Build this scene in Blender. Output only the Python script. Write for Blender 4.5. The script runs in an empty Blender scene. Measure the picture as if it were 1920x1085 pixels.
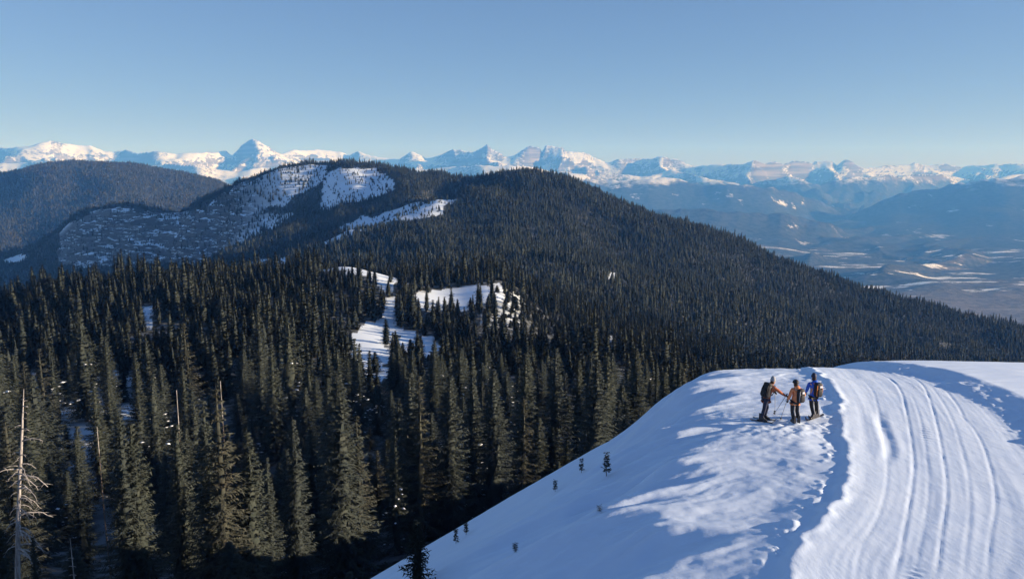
import bpy, math, random
import numpy as np

# ------------------------------------------------------------------ camera, sky, sun, exposure
scene = bpy.context.scene
CZ = 9.4                                   # camera height above the groomed track (drone)
FPX = 1400.0                               # focal length in photograph pixels (1920 wide)
PITCH = math.atan((542.5 - 335.0) / FPX)
camd = bpy.data.cameras.new("camera")
camd.sensor_width = 36.0
camd.lens = FPX / 1920.0 * 36.0
camd.clip_start = 0.5
camd.clip_end = 90000.0
cam = bpy.data.objects.new("camera", camd)
scene.collection.objects.link(cam)
cam.location = (0.0, 0.0, CZ)
cam.rotation_euler = (math.pi / 2 - PITCH, 0.0, 0.0)
scene.camera = cam

SUN_EL = math.radians(12.0)
SUN_AZ = math.atan2(-0.13, 1.0)            # direction to the sun, measured from +x towards +y
sun_vec = (math.cos(SUN_EL) * math.cos(SUN_AZ), math.cos(SUN_EL) * math.sin(SUN_AZ), math.sin(SUN_EL))

world = bpy.data.worlds.new("World")
scene.world = world
world.use_nodes = True
wn = world.node_tree.nodes
wl = world.node_tree.links
wn.clear()
sky = wn.new("ShaderNodeTexSky")
sky.sky_type = 'NISHITA'
sky.sun_disc = False
sky.sun_elevation = SUN_EL
sky.sun_rotation = math.pi / 2 - SUN_AZ
sky.altitude = 0.0
sky.air_density = 1.0
sky.dust_density = 0.0
sky.ozone_density = 6.0
bg = wn.new("ShaderNodeBackground")
bg.inputs['Strength'].default_value = 0.094
wo = wn.new("ShaderNodeOutputWorld")
soft = wn.new("ShaderNodeGamma")             # one even tone curve and white balance over the whole sky
soft.inputs['Gamma'].default_value = 0.68
tint = wn.new("ShaderNodeMix")
tint.data_type = 'RGBA'; tint.blend_type = 'MULTIPLY'
tint.inputs[0].default_value = 1.0
tint.inputs[7].default_value = (1.14, 0.955, 1.05, 1.0)
wl.new(sky.outputs[0], soft.inputs['Color'])
wl.new(soft.outputs[0], tint.inputs[6])
wl.new(tint.outputs[2], bg.inputs['Color'])
wl.new(bg.outputs[0], wo.inputs['Surface'])

sund = bpy.data.lights.new("sun", 'SUN')
sund.energy = 5.0
sund.angle = math.radians(0.5)
sund.color = (1.0, 0.84, 0.71)
sun = bpy.data.objects.new("sun", sund)
scene.collection.objects.link(sun)
sun.rotation_mode = 'QUATERNION'
from mathutils import Vector, Matrix
sun.rotation_quaternion = Vector(sun_vec).to_track_quat('Z', 'Y')
sun.location = (300, 0, 200)

scene.view_settings.view_transform = 'Standard'
scene.view_settings.look = 'None'
scene.view_settings.gamma = 1.0
scene.view_settings.use_curve_mapping = False
scene.view_settings.exposure = 1.05

scene.render.engine = 'CYCLES'
cy = scene.cycles
cy.use_denoising = True
cy.max_bounces = 6
cy.diffuse_bounces = 3
cy.glossy_bounces = 1
cy.transmission_bounces = 1
cy.transparent_max_bounces = 4
cy.volume_bounces = 1
cy.use_adaptive_sampling = True
cy.adaptive_threshold = 0.008
# ------------------------------------------------------------------ numbers: projection, noise, terrain
CT, ST = math.cos(PITCH), math.sin(PITCH)

def P(px, py, Y):
    """point at forward distance Y that the photograph shows at (px, py)"""
    u = (px - 960.0) / FPX
    v = (542.5 - py) / FPX
    t = Y / (CT + v * ST)
    return (u * t, Y, CZ + (v * CT - ST) * t)

def G(px, py, z=0.0):
    """point on the level z that the photograph shows at (px, py)"""
    u = (px - 960.0) / FPX
    v = (542.5 - py) / FPX
    t = (z - CZ) / (v * CT - ST)
    return (u * t, (CT + v * ST) * t, z)

def proj(x, y, z):
    zz = z - CZ
    d = y * CT - zz * ST
    v = (y * ST + zz * CT) / d
    return 960.0 + FPX * x / d, 542.5 - FPX * v

def _hash(ix, iy, seed):
    n = (ix.astype(np.int64) * 374761393 + iy.astype(np.int64) * 668265263 + seed * 1274126177) & 0x7fffffff
    n = ((n ^ (n >> 13)) * 1274126177) & 0x7fffffff
    n = ((n ^ (n >> 15)) * 2246822519) & 0x7fffffff
    return ((n ^ (n >> 16)) & 0xffff) / 65535.0

def vnoise(x, y, seed=0):
    x = np.asarray(x, dtype=float); y = np.asarray(y, dtype=float)
    ix = np.floor(x); iy = np.floor(y)
    fx = x - ix; fy = y - iy
    fx = fx * fx * fx * (fx * (fx * 6 - 15) + 10)
    fy = fy * fy * fy * (fy * (fy * 6 - 15) + 10)
    a = _hash(ix, iy, seed); b = _hash(ix + 1, iy, seed)
    c = _hash(ix, iy + 1, seed); d = _hash(ix + 1, iy + 1, seed)
    return (a + (b - a) * fx) * (1 - fy) + (c + (d - c) * fx) * fy

def fbm(x, y, oct=4, seed=0, gain=0.5):
    """about -1..1"""
    s = 0.0; a = 1.0; t = 0.0
    cx, sx = math.cos(0.6), math.sin(0.6)
    for k in range(oct):
        s = s + a * (vnoise(x, y, seed + k * 17) * 2 - 1)
        t += a; a *= gain
        x, y = (x * cx - y * sx) * 2.03 + 11.3, (x * sx + y * cx) * 2.03 - 7.7
    return s / t * 1.5

def ridged(x, y, oct=5, seed=0, gain=0.5):
    """0..1, sharp crests near 1"""
    s = 0.0; a = 1.0; t = 0.0; w = 1.0
    cx, sx = math.cos(0.5), math.sin(0.5)
    for k in range(oct):
        n = 1 - np.abs(vnoise(x, y, seed + k * 31) * 2 - 1)
        n = n * n * w
        s = s + a * n; t += a; a *= gain
        w = np.clip(n * 1.8, 0, 1)
        x, y = (x * cx - y * sx) * 2.05 + 5.1, (x * sx + y * cx) * 2.05 + 3.3
    return s / t

def sstep(a, b, x):
    t = np.clip((x - a) / (b - a), 0, 1)
    return t * t * (3 - 2 * t)

def pl_signed(x, y, pts):
    """signed distance to a polyline (positive on its left) and the arc length of the foot"""
    best = np.full(np.shape(x), 1e9); sgn = np.ones(np.shape(x)); arc = np.zeros(np.shape(x)); acc = 0.0
    for (x0, y0), (x1, y1) in zip(pts[:-1], pts[1:]):
        dx, dy = x1 - x0, y1 - y0
        L = math.hypot(dx, dy)
        t = np.clip(((x - x0) * dx + (y - y0) * dy) / (L * L), 0, 1)
        ex = x - (x0 + t * dx); ey = y - (y0 + t * dy)
        d = np.hypot(ex, ey)
        c = dx * ey - dy * ex
        m = d < best
        best = np.where(m, d, best); sgn = np.where(m, np.sign(c), sgn); arc = np.where(m, acc + t * L, arc)
        acc += L
    return best * sgn, arc

def smooth_pl(pts, n=6):
    """Catmull-Rom resampling of a polyline"""
    p = [np.array(q[:2], float) for q in pts]
    p = [2 * p[0] - p[1]] + p + [2 * p[-1] - p[-2]]
    out = []
    for i in range(1, len(p) - 2):
        for k in range(n):
            t = k / n
            out.append(0.5 * (2 * p[i] + (p[i + 1] - p[i - 1]) * t + (2 * p[i - 1] - 5 * p[i] + 4 * p[i + 1] - p[i + 2]) * t * t
                              + (3 * p[i] - p[i - 1] - 3 * p[i + 1] + p[i + 2]) * t ** 3))
    out.append(p[-2])
    return [tuple(q) for q in out]

# --- the snowy spur with the groomed track
EDGE_L = smooth_pl([(2.0, 6.0), (4.6, 12.5)] + [G(*q)[:2] for q in
          ((1478, 1082), (1500, 1020), (1560, 950), (1588, 885), (1582, 810), (1574, 752), (1552, 712), (1535, 698))] + [(17.2, 44.0), (19, 60)])
EDGE_R = smooth_pl([(9.0, 6.0), (13.2, 12.5), (15.3, 17.0), (17.6, 21.8), (19.2, 26.5), (20.2, 29.8), (20.3, 32.2), (19.9, 35.0), (19.2, 37.0), (18.6, 42.0), (20.5, 60.0)])
RUTS = [smooth_pl([G(*q)[:2] for q in r]) for r in (
    ((1672, 1120), (1680, 1078), (1695, 1000), (1711, 905), (1712, 850), (1702, 785), (1690, 735), (1668, 707), (1640, 692), (1610, 687)),
    ((1748, 1120), (1756, 1078), (1766, 1000), (1775, 925), (1767, 850), (1750, 770), (1730, 722), (1700, 700), (1670, 690)),
    ((1846, 1120), (1850, 1078), (1856, 1015), (1866, 935), (1848, 850), (1822, 800), (1790, 770)),
    ((1815, 800), (1795, 760), (1770, 730), (1745, 715)),
    ((1660, 880), (1668, 840), (1652, 790), (1648, 760)),
    ((1600, 1120), (1612, 1040), (1650, 960), (1664, 880), (1652, 800), (1640, 740), (1615, 705)),
    ((1800, 1120), (1808, 1060), (1818, 960), (1812, 880), (1790, 800), (1765, 750), (1735, 712)),
    ((1712, 1120), (1722, 1040), (1740, 940), (1738, 860), (1724, 780), (1705, 730)),
    ((1545, 1010), (1600, 940), (1622, 880), (1616, 800), (1606, 740)),
)]

def spur(x, y, detail=False):
    s, arc = pl_signed(x, y, EDGE_L)                 # > 0: left of the track, on the shoulder
    # brink line: the shoulder is nearly level up to it and breaks off beyond; wind has cut it into fingers
    a0 = np.interp(y, [8, 16.0, 17.4, 18.6, 19.4, 20.3, 21.6, 26, 30.5, 33, 37, 42], [1.5, 2.6, 2.5, 1.0, 1.2, 3.4, 4.3, 4.9, 5.4, 4.9, 3.7, 3.4])
    ang = 0.13
    xs = x * math.cos(ang) + y * math.sin(ang); ys = -x * math.sin(ang) + y * math.cos(ang)
    cut = 1.5 * fbm(ys * 0.42 + 3, xs * 0.07, 3, 201, 0.6) + 0.55 * fbm(ys * 1.7, xs * 0.22, 3, 203, 0.6)
    base = np.interp(y, [14, 20, 28, 36], [0.10, 0.08, 0.075, 0.06])
    sp = np.maximum(s, 0)
    def prof(a, w):
        t = np.clip((sp - a) / w, 0, None)
        return np.where(t < 1, w * (t ** 3 - t ** 4 / 2), w * 0.5 + w * (t - 1))
    soft = prof(np.interp(y, [8, 16.6, 21, 28, 36], [0.0, 0.7, 2.6, 3.6, 4.0]), 5.0)
    sharp = prof(a0 + cut * sstep(0.6, 2.5, a0), 1.6)
    k = sstep(2.0, 8.0, sp - a0)
    ramp = sharp * (1 - k) + soft * k
    z = -(base * sp + 0.52 * ramp)
    z = z - sstep(25, 36, y) * (1.5 * sstep(6.3, 10.8, sp) + 0.05 * np.maximum(sp - 10.0, 0))
    tt = np.clip(y - 33.0, 0, None)
    z = z - np.where(tt < 24, 0.0175 * tt * tt, 0.0175 * 576 + 0.84 * (tt - 24))
    r, _ = pl_signed(x, y, EDGE_R)
    right = np.maximum(-r, 0)
    z = z + 0.36 * sstep(0, 1.2, right) - 0.02 * np.maximum(right - 4, 0) - 0.28 * np.maximum(right - 9, 0)
    return z, s, r, arc

def near_detail(x, y, s, r, arc):
    d = np.zeros_like(x)
    on = sstep(0.3, -0.3, s) * sstep(-0.2, 0.4, r)
    # berm along the left edge, lumpy, and the bank along the right edge
    lump = 0.55 + 0.45 * fbm(arc * 0.9, s * 0.9 + 3, 3, 5)
    rag = 0.16 * fbm(arc * 1.3, arc * 0 + 2, 3, 31)
    d -= (0.04 + 0.05 * lump) * sstep(0.0, 0.36, s + rag) * np.interp(s, [0, 2.5, 6], [1, 0.7, 0.15])
    d += 0.05 * lump * np.exp(-((s + rag + 0.05) / 0.14) ** 2)
    d -= 0.035 * sstep(-0.2, -1.8, s) * sstep(-5.5, -1.5, s)
    chunk = np.clip(fbm(x * 3.1, y * 3.1, 3, 21) - 0.22, 0, 1)
    d += 0.07 * chunk * np.exp(-((s - 0.55) / 0.34) ** 2)
    lumpr = np.clip(0.62 + 0.62 * fbm(y * 0.40 + 2, x * 0.2, 2, 9) + 0.14 * fbm(y * 2.3, x * 2.3, 3, 10), 0.15, 2)
    d += 0.30 * (0.3 + 0.7 * sstep(38, 32, y)) * lumpr * np.exp(-((r + 0.15) / 0.55) ** 2)
    d += 0.07 * np.clip(fbm(x * 2.6, y * 2.6, 3, 23) - 0.1, 0, 1) * np.exp(-((r + 0.1) / 0.7) ** 2)
    # track: long soft undulations along its run and the ruts
    lat = s
    d += on * 0.012 * fbm(lat * 1.0, arc * 0.07, 3, 3)
    d += on * 0.0025 * fbm(lat * 9.0, arc * 0.15, 2, 4)
    d += on * 0.005 * fbm(x * 1.7, y * 1.7, 4, 6)
    for k, pl in enumerate(RUTS):
        q, ar = pl_signed(x, y, pl)
        wdt, dep = ((0.050, 0.014), (0.045, 0.014), (0.045, 0.012), (0.05, 0.012), (0.15, 0.036), (0.05, 0.007), (0.05, 0.008), (0.045, 0.008), (0.20, 0.010))[k]
        endf = sstep(0, 2.0, ar) * sstep(pl_len(pl), pl_len(pl) - 3.0, ar)
        rg = 0.75 + 0.5 * vnoise(ar * 2.2, ar * 0 + k, 40 + k)
        prof = -np.exp(-(q / wdt) ** 2) + 0.28 * np.exp(-((np.abs(q) - 2.1 * wdt) / (0.8 * wdt)) ** 2)
        d += dep * rg * prof * endf * sstep(0.5, -0.1, s)
    # churned chain between the two main ruts, near
    q, ar = pl_signed(x, y, RUTS[1])
    d += 0.022 * np.exp(-((q - 0.42) / 0.16) ** 2) * np.sin(ar * 22) * sstep(0.45, 0.8, vnoise(ar * 0.4, q * 0 + 3, 8)) * on
    # shoulder: wind-carved streaks that run down the fall line
    off = sstep(0.4, 1.6, s)
    wob = 0.9 * fbm(x * 0.25, y * 0.25, 2, 12)
    ang = 0.13
    xs = x * math.cos(ang) + y * math.sin(ang); ys = -x * math.sin(ang) + y * math.cos(ang)
    st = fbm(xs * 0.26 + wob, (ys + wob) * 1.25, 4, 14, 0.58)
    amp = np.interp(s, [0, 2, 5, 8.5, 12, 20], [0.03, 0.035, 0.05, 0.04, 0.02, 0.012])
    d += off * amp * st
    d += off * np.interp(s, [0, 3, 7, 10, 14], [0.06, 0.12, 0.12, 0.10, 0.06]) * fbm(xs * 0.13 + 3, ys * 0.26 + 8, 2, 18)
    d += off * 0.010 * fbm(x * 2.2, y * 4.4, 3, 15)
    # trampled place where the three people stand
    tr = np.exp(-(((x - 10.9) / 2.2) ** 2 + ((y - 27.9) / 1.5) ** 2))
    d += tr * 0.05 * fbm(x * 2.6, y * 3.4, 3, 16) * off
    # right field
    fr = sstep(-0.4, -1.6, r)
    d += fr * 0.035 * fbm(x * 0.3, y * 1.6, 3, 19)
    return d

def pl_len(pl):
    return sum(math.hypot(b[0] - a[0], b[1] - a[1]) for a, b in zip(pl[:-1], pl[1:]))

# --- the middle distance: control points (photograph x, y of the bare ground, forward distance)
CTRL = []
def cp(Y, *pts):
    for q in pts:
        CTRL.append(P(q[0], q[1], Y))
def cpp(*pts):
    for q in pts:
        CTRL.append(P(*q))
cpp((-200, 1180, 70), (60, 1180, 68), (240, 1180, 72), (420, 1150, 78), (640, 1075, 95), (860, 1000, 106), (1040, 920, 126), (1200, 835, 150), (1310, 785, 175))
cpp((-200, 900, 130), (100, 1010, 122), (400, 985, 130), (650, 880, 150), (900, 790, 170), (1100, 750, 200))
cpp((-250, 760, 200), (-80, 770, 215), (150, 830, 165), (220, 735, 225), (420, 745, 215), (560, 750, 210), (900, 700, 245), (1100, 690, 270), (1250, 690, 330))
cpp((-250, 660, 330), (20, 640, 330), (270, 655, 290), (270, 605, 350), (480, 640, 300), (685, 690, 262), (700, 645, 312), (790, 645, 325), (730, 600, 385), (735, 572, 420), (950, 640, 330), (1100, 640, 400))
cpp((-250, 610, 450), (60, 590, 450), (250, 560, 450), (430, 545, 480), (600, 535, 470), (780, 562, 430), (860, 572, 420), (940, 548, 445), (1010, 604, 460), (1060, 598, 520))
cpp((-250, 590, 560), (60, 572, 540), (250, 545, 540), (430, 527, 540), (600, 505, 540), (650, 498, 540), (700, 506, 530), (745, 520, 520), (850, 530, 520), (950, 528, 540))
for q, Y in (((-200, 625), 680), ((100, 590), 680), ((300, 565), 680), ((500, 545), 680), ((700, 530), 660), ((850, 540), 660), ((960, 548), 680)):
    CTRL.append(P(q[0], q[1], Y))
# main hill, seen side
cpp((800, 505, 880), (900, 490, 900), (1000, 535, 760), (1000, 480, 1000), (1100, 600, 650), (1100, 500, 950), (1200, 620, 640), (1200, 540, 900))
cpp((1300, 660, 620), (1300, 600, 800), (1420, 680, 700), (1420, 620, 850), (1550, 690, 800), (1700, 700, 850), (1850, 710, 900), (2000, 730, 900))
cpp((1150, 505, 1080), (1280, 527, 1060), (1420, 563, 1040), (1540, 602, 1020), (1680, 645, 1000), (1850, 690, 980), (2050, 740, 960))
cpp((1280, 500, 1230), (1420, 545, 1200), (1540, 583, 1180), (1680, 622, 1160), (1850, 662, 1140), (2050, 712, 1110))
for q in ((1150, 505, 1080), (1280, 527, 1060), (1420, 563, 1040), (1540, 602, 1020), (1680, 645, 1000), (1850, 690, 980)):
    x, y, z = P(*q); CTRL.append((x * 1.07, y * 1.07, z - 15))
cpp((860, 430, 1300), (960, 430, 1300), (960, 370, 1600), (1100, 420, 1450), (880, 385, 1500))
RIDGE = [(960, 322, 1900), (1000, 321, 1900), (1060, 337, 1850), (1120, 361, 1800), (1200, 396, 1740), (1280, 424, 1690), (1347, 448, 1650), (1423, 474, 1600), (1513, 508, 1560),
         (1567, 526, 1530), (1663, 558, 1490), (1747, 579, 1460), (1813, 600, 1430), (1920, 624, 1400), (2050, 660, 1360), (2200, 700, 1320)]
cpp(*RIDGE)
for q in RIDGE[2:]:
    x, y, z = P(*q); k = 1.16
    CTRL.append((x * k, y * k, z - 95)); CTRL.append((x * 1.6, y * 1.6, z - 370)); CTRL.append((x * 2.7, y * 2.7, min(z - 560, -640)))
for u in (0.1, 0.25, 0.4, 0.55, 0.7, 0.9):
    for Y in (5000, 6500):
        CTRL.append((u * Y, Y, -930))
# spur with the open snow strip, left flank of the main hill
STRIP = [(880, 352, 1600), (820, 372, 1540), (740, 397, 1460), (650, 428, 1360), (590, 450, 1300), (530, 475, 1230), (470, 496, 1160), (420, 520, 1100)]
cpp(*STRIP)
cpp((860, 395, 1480), (740, 425, 1340), (650, 455, 1240), (590, 478, 1180), (530, 500, 1100), (470, 522, 1030), (650, 500, 980), (750, 490, 1000), (560, 530, 900))
for q in STRIP:
    x, y, z = P(*q); CTRL.append((x * 1.09, y * 1.09, z - 34))
cpp((740, 375, 1700), (640, 402, 1640), (560, 430, 1560), (480, 462, 1480), (420, 482, 1420), (800, 350, 1760))
# cliff ridge
CRIDGE = [(-200, 520, 2300), (-60, 492, 2280), (0, 480, 2260), (60, 466, 2240), (110, 437, 2220), (150, 405, 2200), (210, 386, 2180), (260, 390, 2170), (300, 400, 2160), (345, 396, 2140),
          (400, 362, 2120), (450, 340, 2110), (520, 315, 2100), (580, 305, 2090), (640, 303, 2080), (700, 308, 2060), (760, 316, 2040), (830, 326, 2010), (900, 330, 1960)]
cpp(*CRIDGE)
for q in CRIDGE:
    x, y, z = P(*q); CTRL.append((x * 1.13, y * 1.13, z - 60))
    if q[0] < 800:
        CTRL.append((x * 1.30, y * 1.30, z - 150))
cpp((30, 510, 2130), (120, 497, 2060), (210, 492, 2000), (300, 490, 1940), (400, 472, 1880), (380, 400, 2010), (500, 420, 1850), (470, 365, 1990), (600, 398, 1850), (590, 345, 1990), (700, 356, 1880), (690, 326, 1970), (800, 345, 1900))
cpp((-150, 590, 1900), (0, 562, 1750), (150, 545, 1750), (300, 526, 1650), (-150, 640, 1300), (0, 600, 1250), (150, 580, 1250), (300, 562, 1200), (400, 532, 1300), (-200, 660, 900), (0, 630, 900), (200, 605, 900), (380, 578, 880))
# round forested hill on the left
RHILL = [(-250, 345, 4700), (-100, 332, 4600), (0, 328, 4550), (60, 318, 4500), (100, 310, 4500), (150, 306, 4500), (200, 308, 4500), (250, 313, 4480), (330, 323, 4450), (410, 342, 4400), (480, 372, 4350), (560, 400, 4300), (680, 420, 4300)]
cpp(*RHILL)
for q in RHILL:
    x, y, z = P(*q); CTRL.append((x * 1.15, y * 1.15, z - 120)); CTRL.append((x * 1.45, y * 1.45, -700))
cpp((-200, 400, 4000), (0, 380, 4000), (150, 355, 4000), (300, 360, 3950), (400, 385, 3900), (-200, 470, 3300), (0, 445, 3300), (150, 420, 3300), (300, 410, 3400), (450, 410, 3600))
# ground hidden behind the spur on the right
for u, Y, z in ((0.35, 90, -30), (0.6, 90, -30), (0.9, 90, -30), (0.35, 180, -62), (0.6, 180, -66), (0.9, 180, -70), (0.35, 360, -96), (0.6, 380, -118), (0.9, 380, -128), (0.5, 600, -150), (0.8, 600, -175),
                (0.2, 110, -33), (-0.9, 90, -38), (-0.9, 250, -60), (-0.95, 700, -120), (-0.95, 1700, -330), (-0.9, 3000, -420),
                (-0.6, 45, -28), (-0.2, 45, -25), (0.2, 48, -20), (0.6, 48, -15), (0.9, 48, -15), (-0.6, 20, -18), (0.6, 20, -6), (0.0, 20, -10)):
    CTRL.append((u * Y, Y, z))
CTRL = np.array(CTRL)

TA, TB = 3.0, 1.0
def tp_coord(x, y):
    y = np.maximum(y, 8.0)
    return x / y * TA, np.log(y) * TB
def _tps():
    U, W = tp_coord(CTRL[:, 0], CTRL[:, 1])
    n = len(U)
    d2 = (U[:, None] - U[None]) ** 2 + (W[:, None] - W[None]) ** 2
    K = d2 * np.log(d2 + 1e-9) * 0.5 + np.eye(n) * 2e-3
    Q = np.stack([np.ones(n), U, W], 1)
    A = np.zeros((n + 3, n + 3)); A[:n, :n] = K; A[:n, n:] = Q; A[n:, :n] = Q.T
    # work on the elevation tangent, so every distance is fitted to the same accuracy in the picture
    val = (CTRL[:, 2] - CZ) / CTRL[:, 1]
    c = np.linalg.solve(A, np.concatenate([val, np.zeros(3)]))
    return U, W, c
TU, TW, TC = _tps()
def tps(x, y):
    sh = np.shape(x)
    U, W = tp_coord(np.ravel(x), np.ravel(y))
    out = np.empty(len(U)); n = len(TU)
    for i in range(0, len(U), 20000):
        d2 = (U[i:i + 20000, None] - TU[None]) ** 2 + (W[i:i + 20000, None] - TW[None]) ** 2
        out[i:i + 20000] = (d2 * np.log(d2 + 1e-9) * 0.5) @ TC[:n] + TC[n] + TC[n + 1] * U[i:i + 20000] + TC[n + 2] * W[i:i + 20000]
    return (out * np.maximum(np.ravel(y), 8.0) + CZ).reshape(sh)

def cliff_mask(x, y):
    px = 960 + FPX * x / y
    m = sstep(60, 130, px) * sstep(560, 430, px) * sstep(1780, 1860, y) * sstep(2230, 2170, y)
    return m * 0.95

def mid_noise(x, y):
    a = np.interp(y, [60, 150, 400, 900, 2000, 5000], [0.5, 3.0, 5.0, 6.0, 9.0, 26.0])
    L = np.interp(y, [60, 150, 400, 900, 2000, 5000], [18, 30, 60, 130, 240, 620])
    n = fbm(x / 95.0, y / 95.0, 3, 60)
    n2 = ridged(x / 420.0 + 3, y / 420.0, 4, 66) - 0.4
    n3 = ridged(x / 1100.0 + 5, y / 1100.0 + 2, 4, 68) - 0.4
    far = sstep(2600, 3200, y)
    return (1 - far) * (a * (0.55 * n + 0.55 * n2 * sstep(500, 1100, y)) + 14 * (ridged(x / 330.0 + 7, y / 600.0, 3, 69) - 0.45) * sstep(650, 900, y) * sstep(1900, 1500, y)) + far * 55 * n3 - 6 * far

def terrace(z, x, y):
    wob = 24 * fbm(x / 210.0, y / 210.0, 5, 71, 0.6)
    out = z
    for h, ph, k in ((23.0, 0.0, 0.7), (9.5, 3.0, 0.55)):
        q = (out + wob + ph) / h
        f = q - np.floor(q)
        out = out + k * (h * (np.floor(q) + sstep(0.55, 1.0, f)) - wob - ph - out)
    return out

def H(x, y):
    zt = tps(x, y) + mid_noise(x, y)
    c = cliff_mask(x, y)
    zt = zt + c * (terrace(zt, x, y) - zt) + c * 14 * (ridged(x / 55.0, y / 160.0, 4, 75) - 0.4)
    zs, s, r, arc = spur(np.asarray(x, float), np.asarray(y, float))
    k = 2.0
    z = np.where(y < 130, np.logaddexp(zs / k, zt / k) * k, zt)
    return z

# --- far range and valley
SKY_PTS = [(-700, 290), (-400, 275), (-150, 285), (0, 275), (20, 277), (63, 273), (100, 263), (127, 268), (150, 273), (173, 272), (200, 283), (213, 285), (243, 280), (263, 287), (300, 283), (333, 288), (373, 285),
 (407, 285), (427, 283), (437, 292), (448, 282), (457, 272), (468, 264), (477, 259), (485, 261), (497, 270), (507, 276), (527, 290), (550, 281), (573, 283), (597, 280), (639, 284), (655, 291), (673, 283), (697, 293), (750, 298), (773, 282),
 (800, 297), (820, 293), (843, 283), (850, 278), (873, 282), (887, 285), (907, 274), (913, 268), (920, 276), (947, 293), (960, 293), (983, 280), (992, 271), (1012, 277), (1018, 287), (1021, 272), (1053, 275),
 (1060, 282), (1103, 287), (1110, 293), (1137, 305), (1157, 298), (1187, 295), (1220, 297), (1243, 292), (1257, 298), (1267, 297), (1280, 302), (1300, 312), (1343, 307), (1390, 308), (1413, 300), (1437, 306),
 (1450, 303), (1470, 306), (1493, 300), (1510, 302), (1520, 306), (1527, 301), (1557, 301), (1568, 310), (1583, 299), (1595, 300), (1600, 307), (1620, 316), (1657, 310), (1700, 308), (1712, 304), (1727, 309),
 (1770, 305), (1800, 313), (1827, 310), (1863, 307), (1919, 307), (2000, 312), (2100, 304), (2300, 312), (2700, 300)]
LAYERS = [  # crest line, distance, distance wobble, front slope, foot flattening, spur strength, noise scale, seed
    (SKY_PTS, 22500, 1700, 0.36, 1700, 1.0, 1700, 101),
    ([(-700, 330), (-100, 312), (60, 300), (180, 312), (330, 308), (420, 318), (560, 312), (640, 330), (760, 318), (900, 310), (1040, 318), (1120, 330), (1160, 322), (1200, 330), (1260, 318), (1330, 335), (1400, 345), (1480, 330), (1540, 345), (1600, 330), (1680, 332), (1760, 326), (1840, 338), (1920, 325), (2100, 335), (2700, 330)], 19200, 1500, 0.33, 1200, 1.0, 1500, 131),
    ([(-700, 420), (700, 400), (1000, 350), (1100, 335), (1180, 338), (1260, 332), (1330, 346), (1400, 346), (1480, 356), (1540, 372), (1600, 405), (1660, 425), (1730, 448), (1850, 475), (2100, 500), (2700, 520)], 15000, 900, 0.30, 900, 0.55, 1900, 141),
    ([(-700, 520), (1450, 480), (1560, 430), (1610, 398), (1650, 380), (1700, 362), (1770, 345), (1850, 336), (1920, 330), (2000, 322), (2150, 335), (2700, 330)], 13500, 700, 0.27, 900, 0.5, 2000, 151),
    ([(-700, 520), (900, 480), (1100, 425), (1200, 392), (1290, 388), (1380, 394), (1470, 398), (1540, 412), (1600, 434), (1660, 452), (1740, 480), (1850, 520), (2100, 540), (2700, 560)], 11000, 500, 0.22, 500, 0.7, 1700, 161),
    ([(-700, 600), (1300, 500), (1440, 482), (1530, 475), (1600, 490), (1660, 494), (1720, 512), (1800, 528), (1920, 540), (2100, 530), (2700, 540)], 8300, 400, 0.13, 250, 0.6, 1300, 171),
]
def far_H(x, y):
    floor = np.interp(y, [4500, 6500, 9000, 14000, 20000, 34000], [-925, -915, -890, -800, -640, -500])
    ra, rb = x * 0.85 + y * 0.53, -x * 0.53 + y * 0.85
    z = floor + 18 * fbm(x / 900.0, y / 900.0, 4, 90) + 190 * (ridged(ra / 2600.0, rb / 950.0, 4, 92, 0.42) - 0.35) * sstep(5200, 7500, y)
    px0 = 960 + FPX * x / (y * CT)
    for pts, d0, dw, sl, rd, strength, ns, seed in LAYERS:
        gx = np.arange(-900, 2900, 2.0)
        gy = np.interp(gx, [q[0] for q in pts], [q[1] for q in pts])
        gy = gy + (1.3 * fbm(gx / 14.0, gx * 0, 3, 99) if seed == 101 else 4.0 * fbm(gx / 45.0, gx * 0 + seed, 3, 98))
        kw = 61 if seed == 101 else 41
        gs = np.convolve(np.pad(gy, kw, mode='edge'), np.hanning(2 * kw + 1) / np.hanning(2 * kw + 1).sum(), mode='valid')
        gs = np.maximum(gs, gy) if False else gs
        gd = d0 + dw * fbm(gx / 230.0, gx * 0 + seed * 1.7, 3, seed)
        t = np.interp(px0, gx, gd) - y
        far_t = np.abs(t)
        px = px0 + FPX / y * far_t * (0.55 if seed < 135 else 0.18) * fbm(x / 1500.0, y / 1500.0, 3, seed + 7) + FPX / y * (160 if seed < 135 else 30) * fbm(x / 520.0, y / 520.0, 3, seed + 8) * sstep(0, 500, far_t)
        d = np.interp(px, gx, gd)
        def lift(c):
            v = (542.5 - c) / FPX
            return CZ + (v * CT - ST) / (CT + v * ST) * d
        zs = lift(np.interp(px, gx, gs)); zc = lift(np.interp(px, gx, gy))
        front = np.maximum(t, 0); back = np.maximum(-t, 0)
        hgt = np.maximum(zs - floor, 1.0)
        drop = hgt * (1 - np.exp(-1.7 * front * sl / hgt)) * 1.03 + back * 0.45
        rn = ridged(x / ns, y / (ns * 1.2), 6, seed + 3, 0.55) if seed < 135 else np.clip(0.5 + 0.32 * fbm(x / ns + 0.4 * y / ns, y / (ns * 1.6), 4, seed + 3, 0.42), 0, 1)
        pk = (zc - zs) * np.exp(-far_t / (650.0 if seed == 101 else 500.0))
        mul = -strength * 0.55 + strength * 1.05 * (1 - rn)
        zz = zs + pk - drop * (1 + mul * np.exp(-(front * sl / hgt) ** 2 * 0.55)) + (330 if seed < 135 else 0) * strength * (ridged(x / 850.0, y / 850.0, 6, seed + 5, 0.55) - 0.5) * sstep(150, 900, far_t) * np.exp(-(front * sl / hgt) ** 2 * 0.4)
        z = np.maximum(z, zz)
    return z
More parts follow.
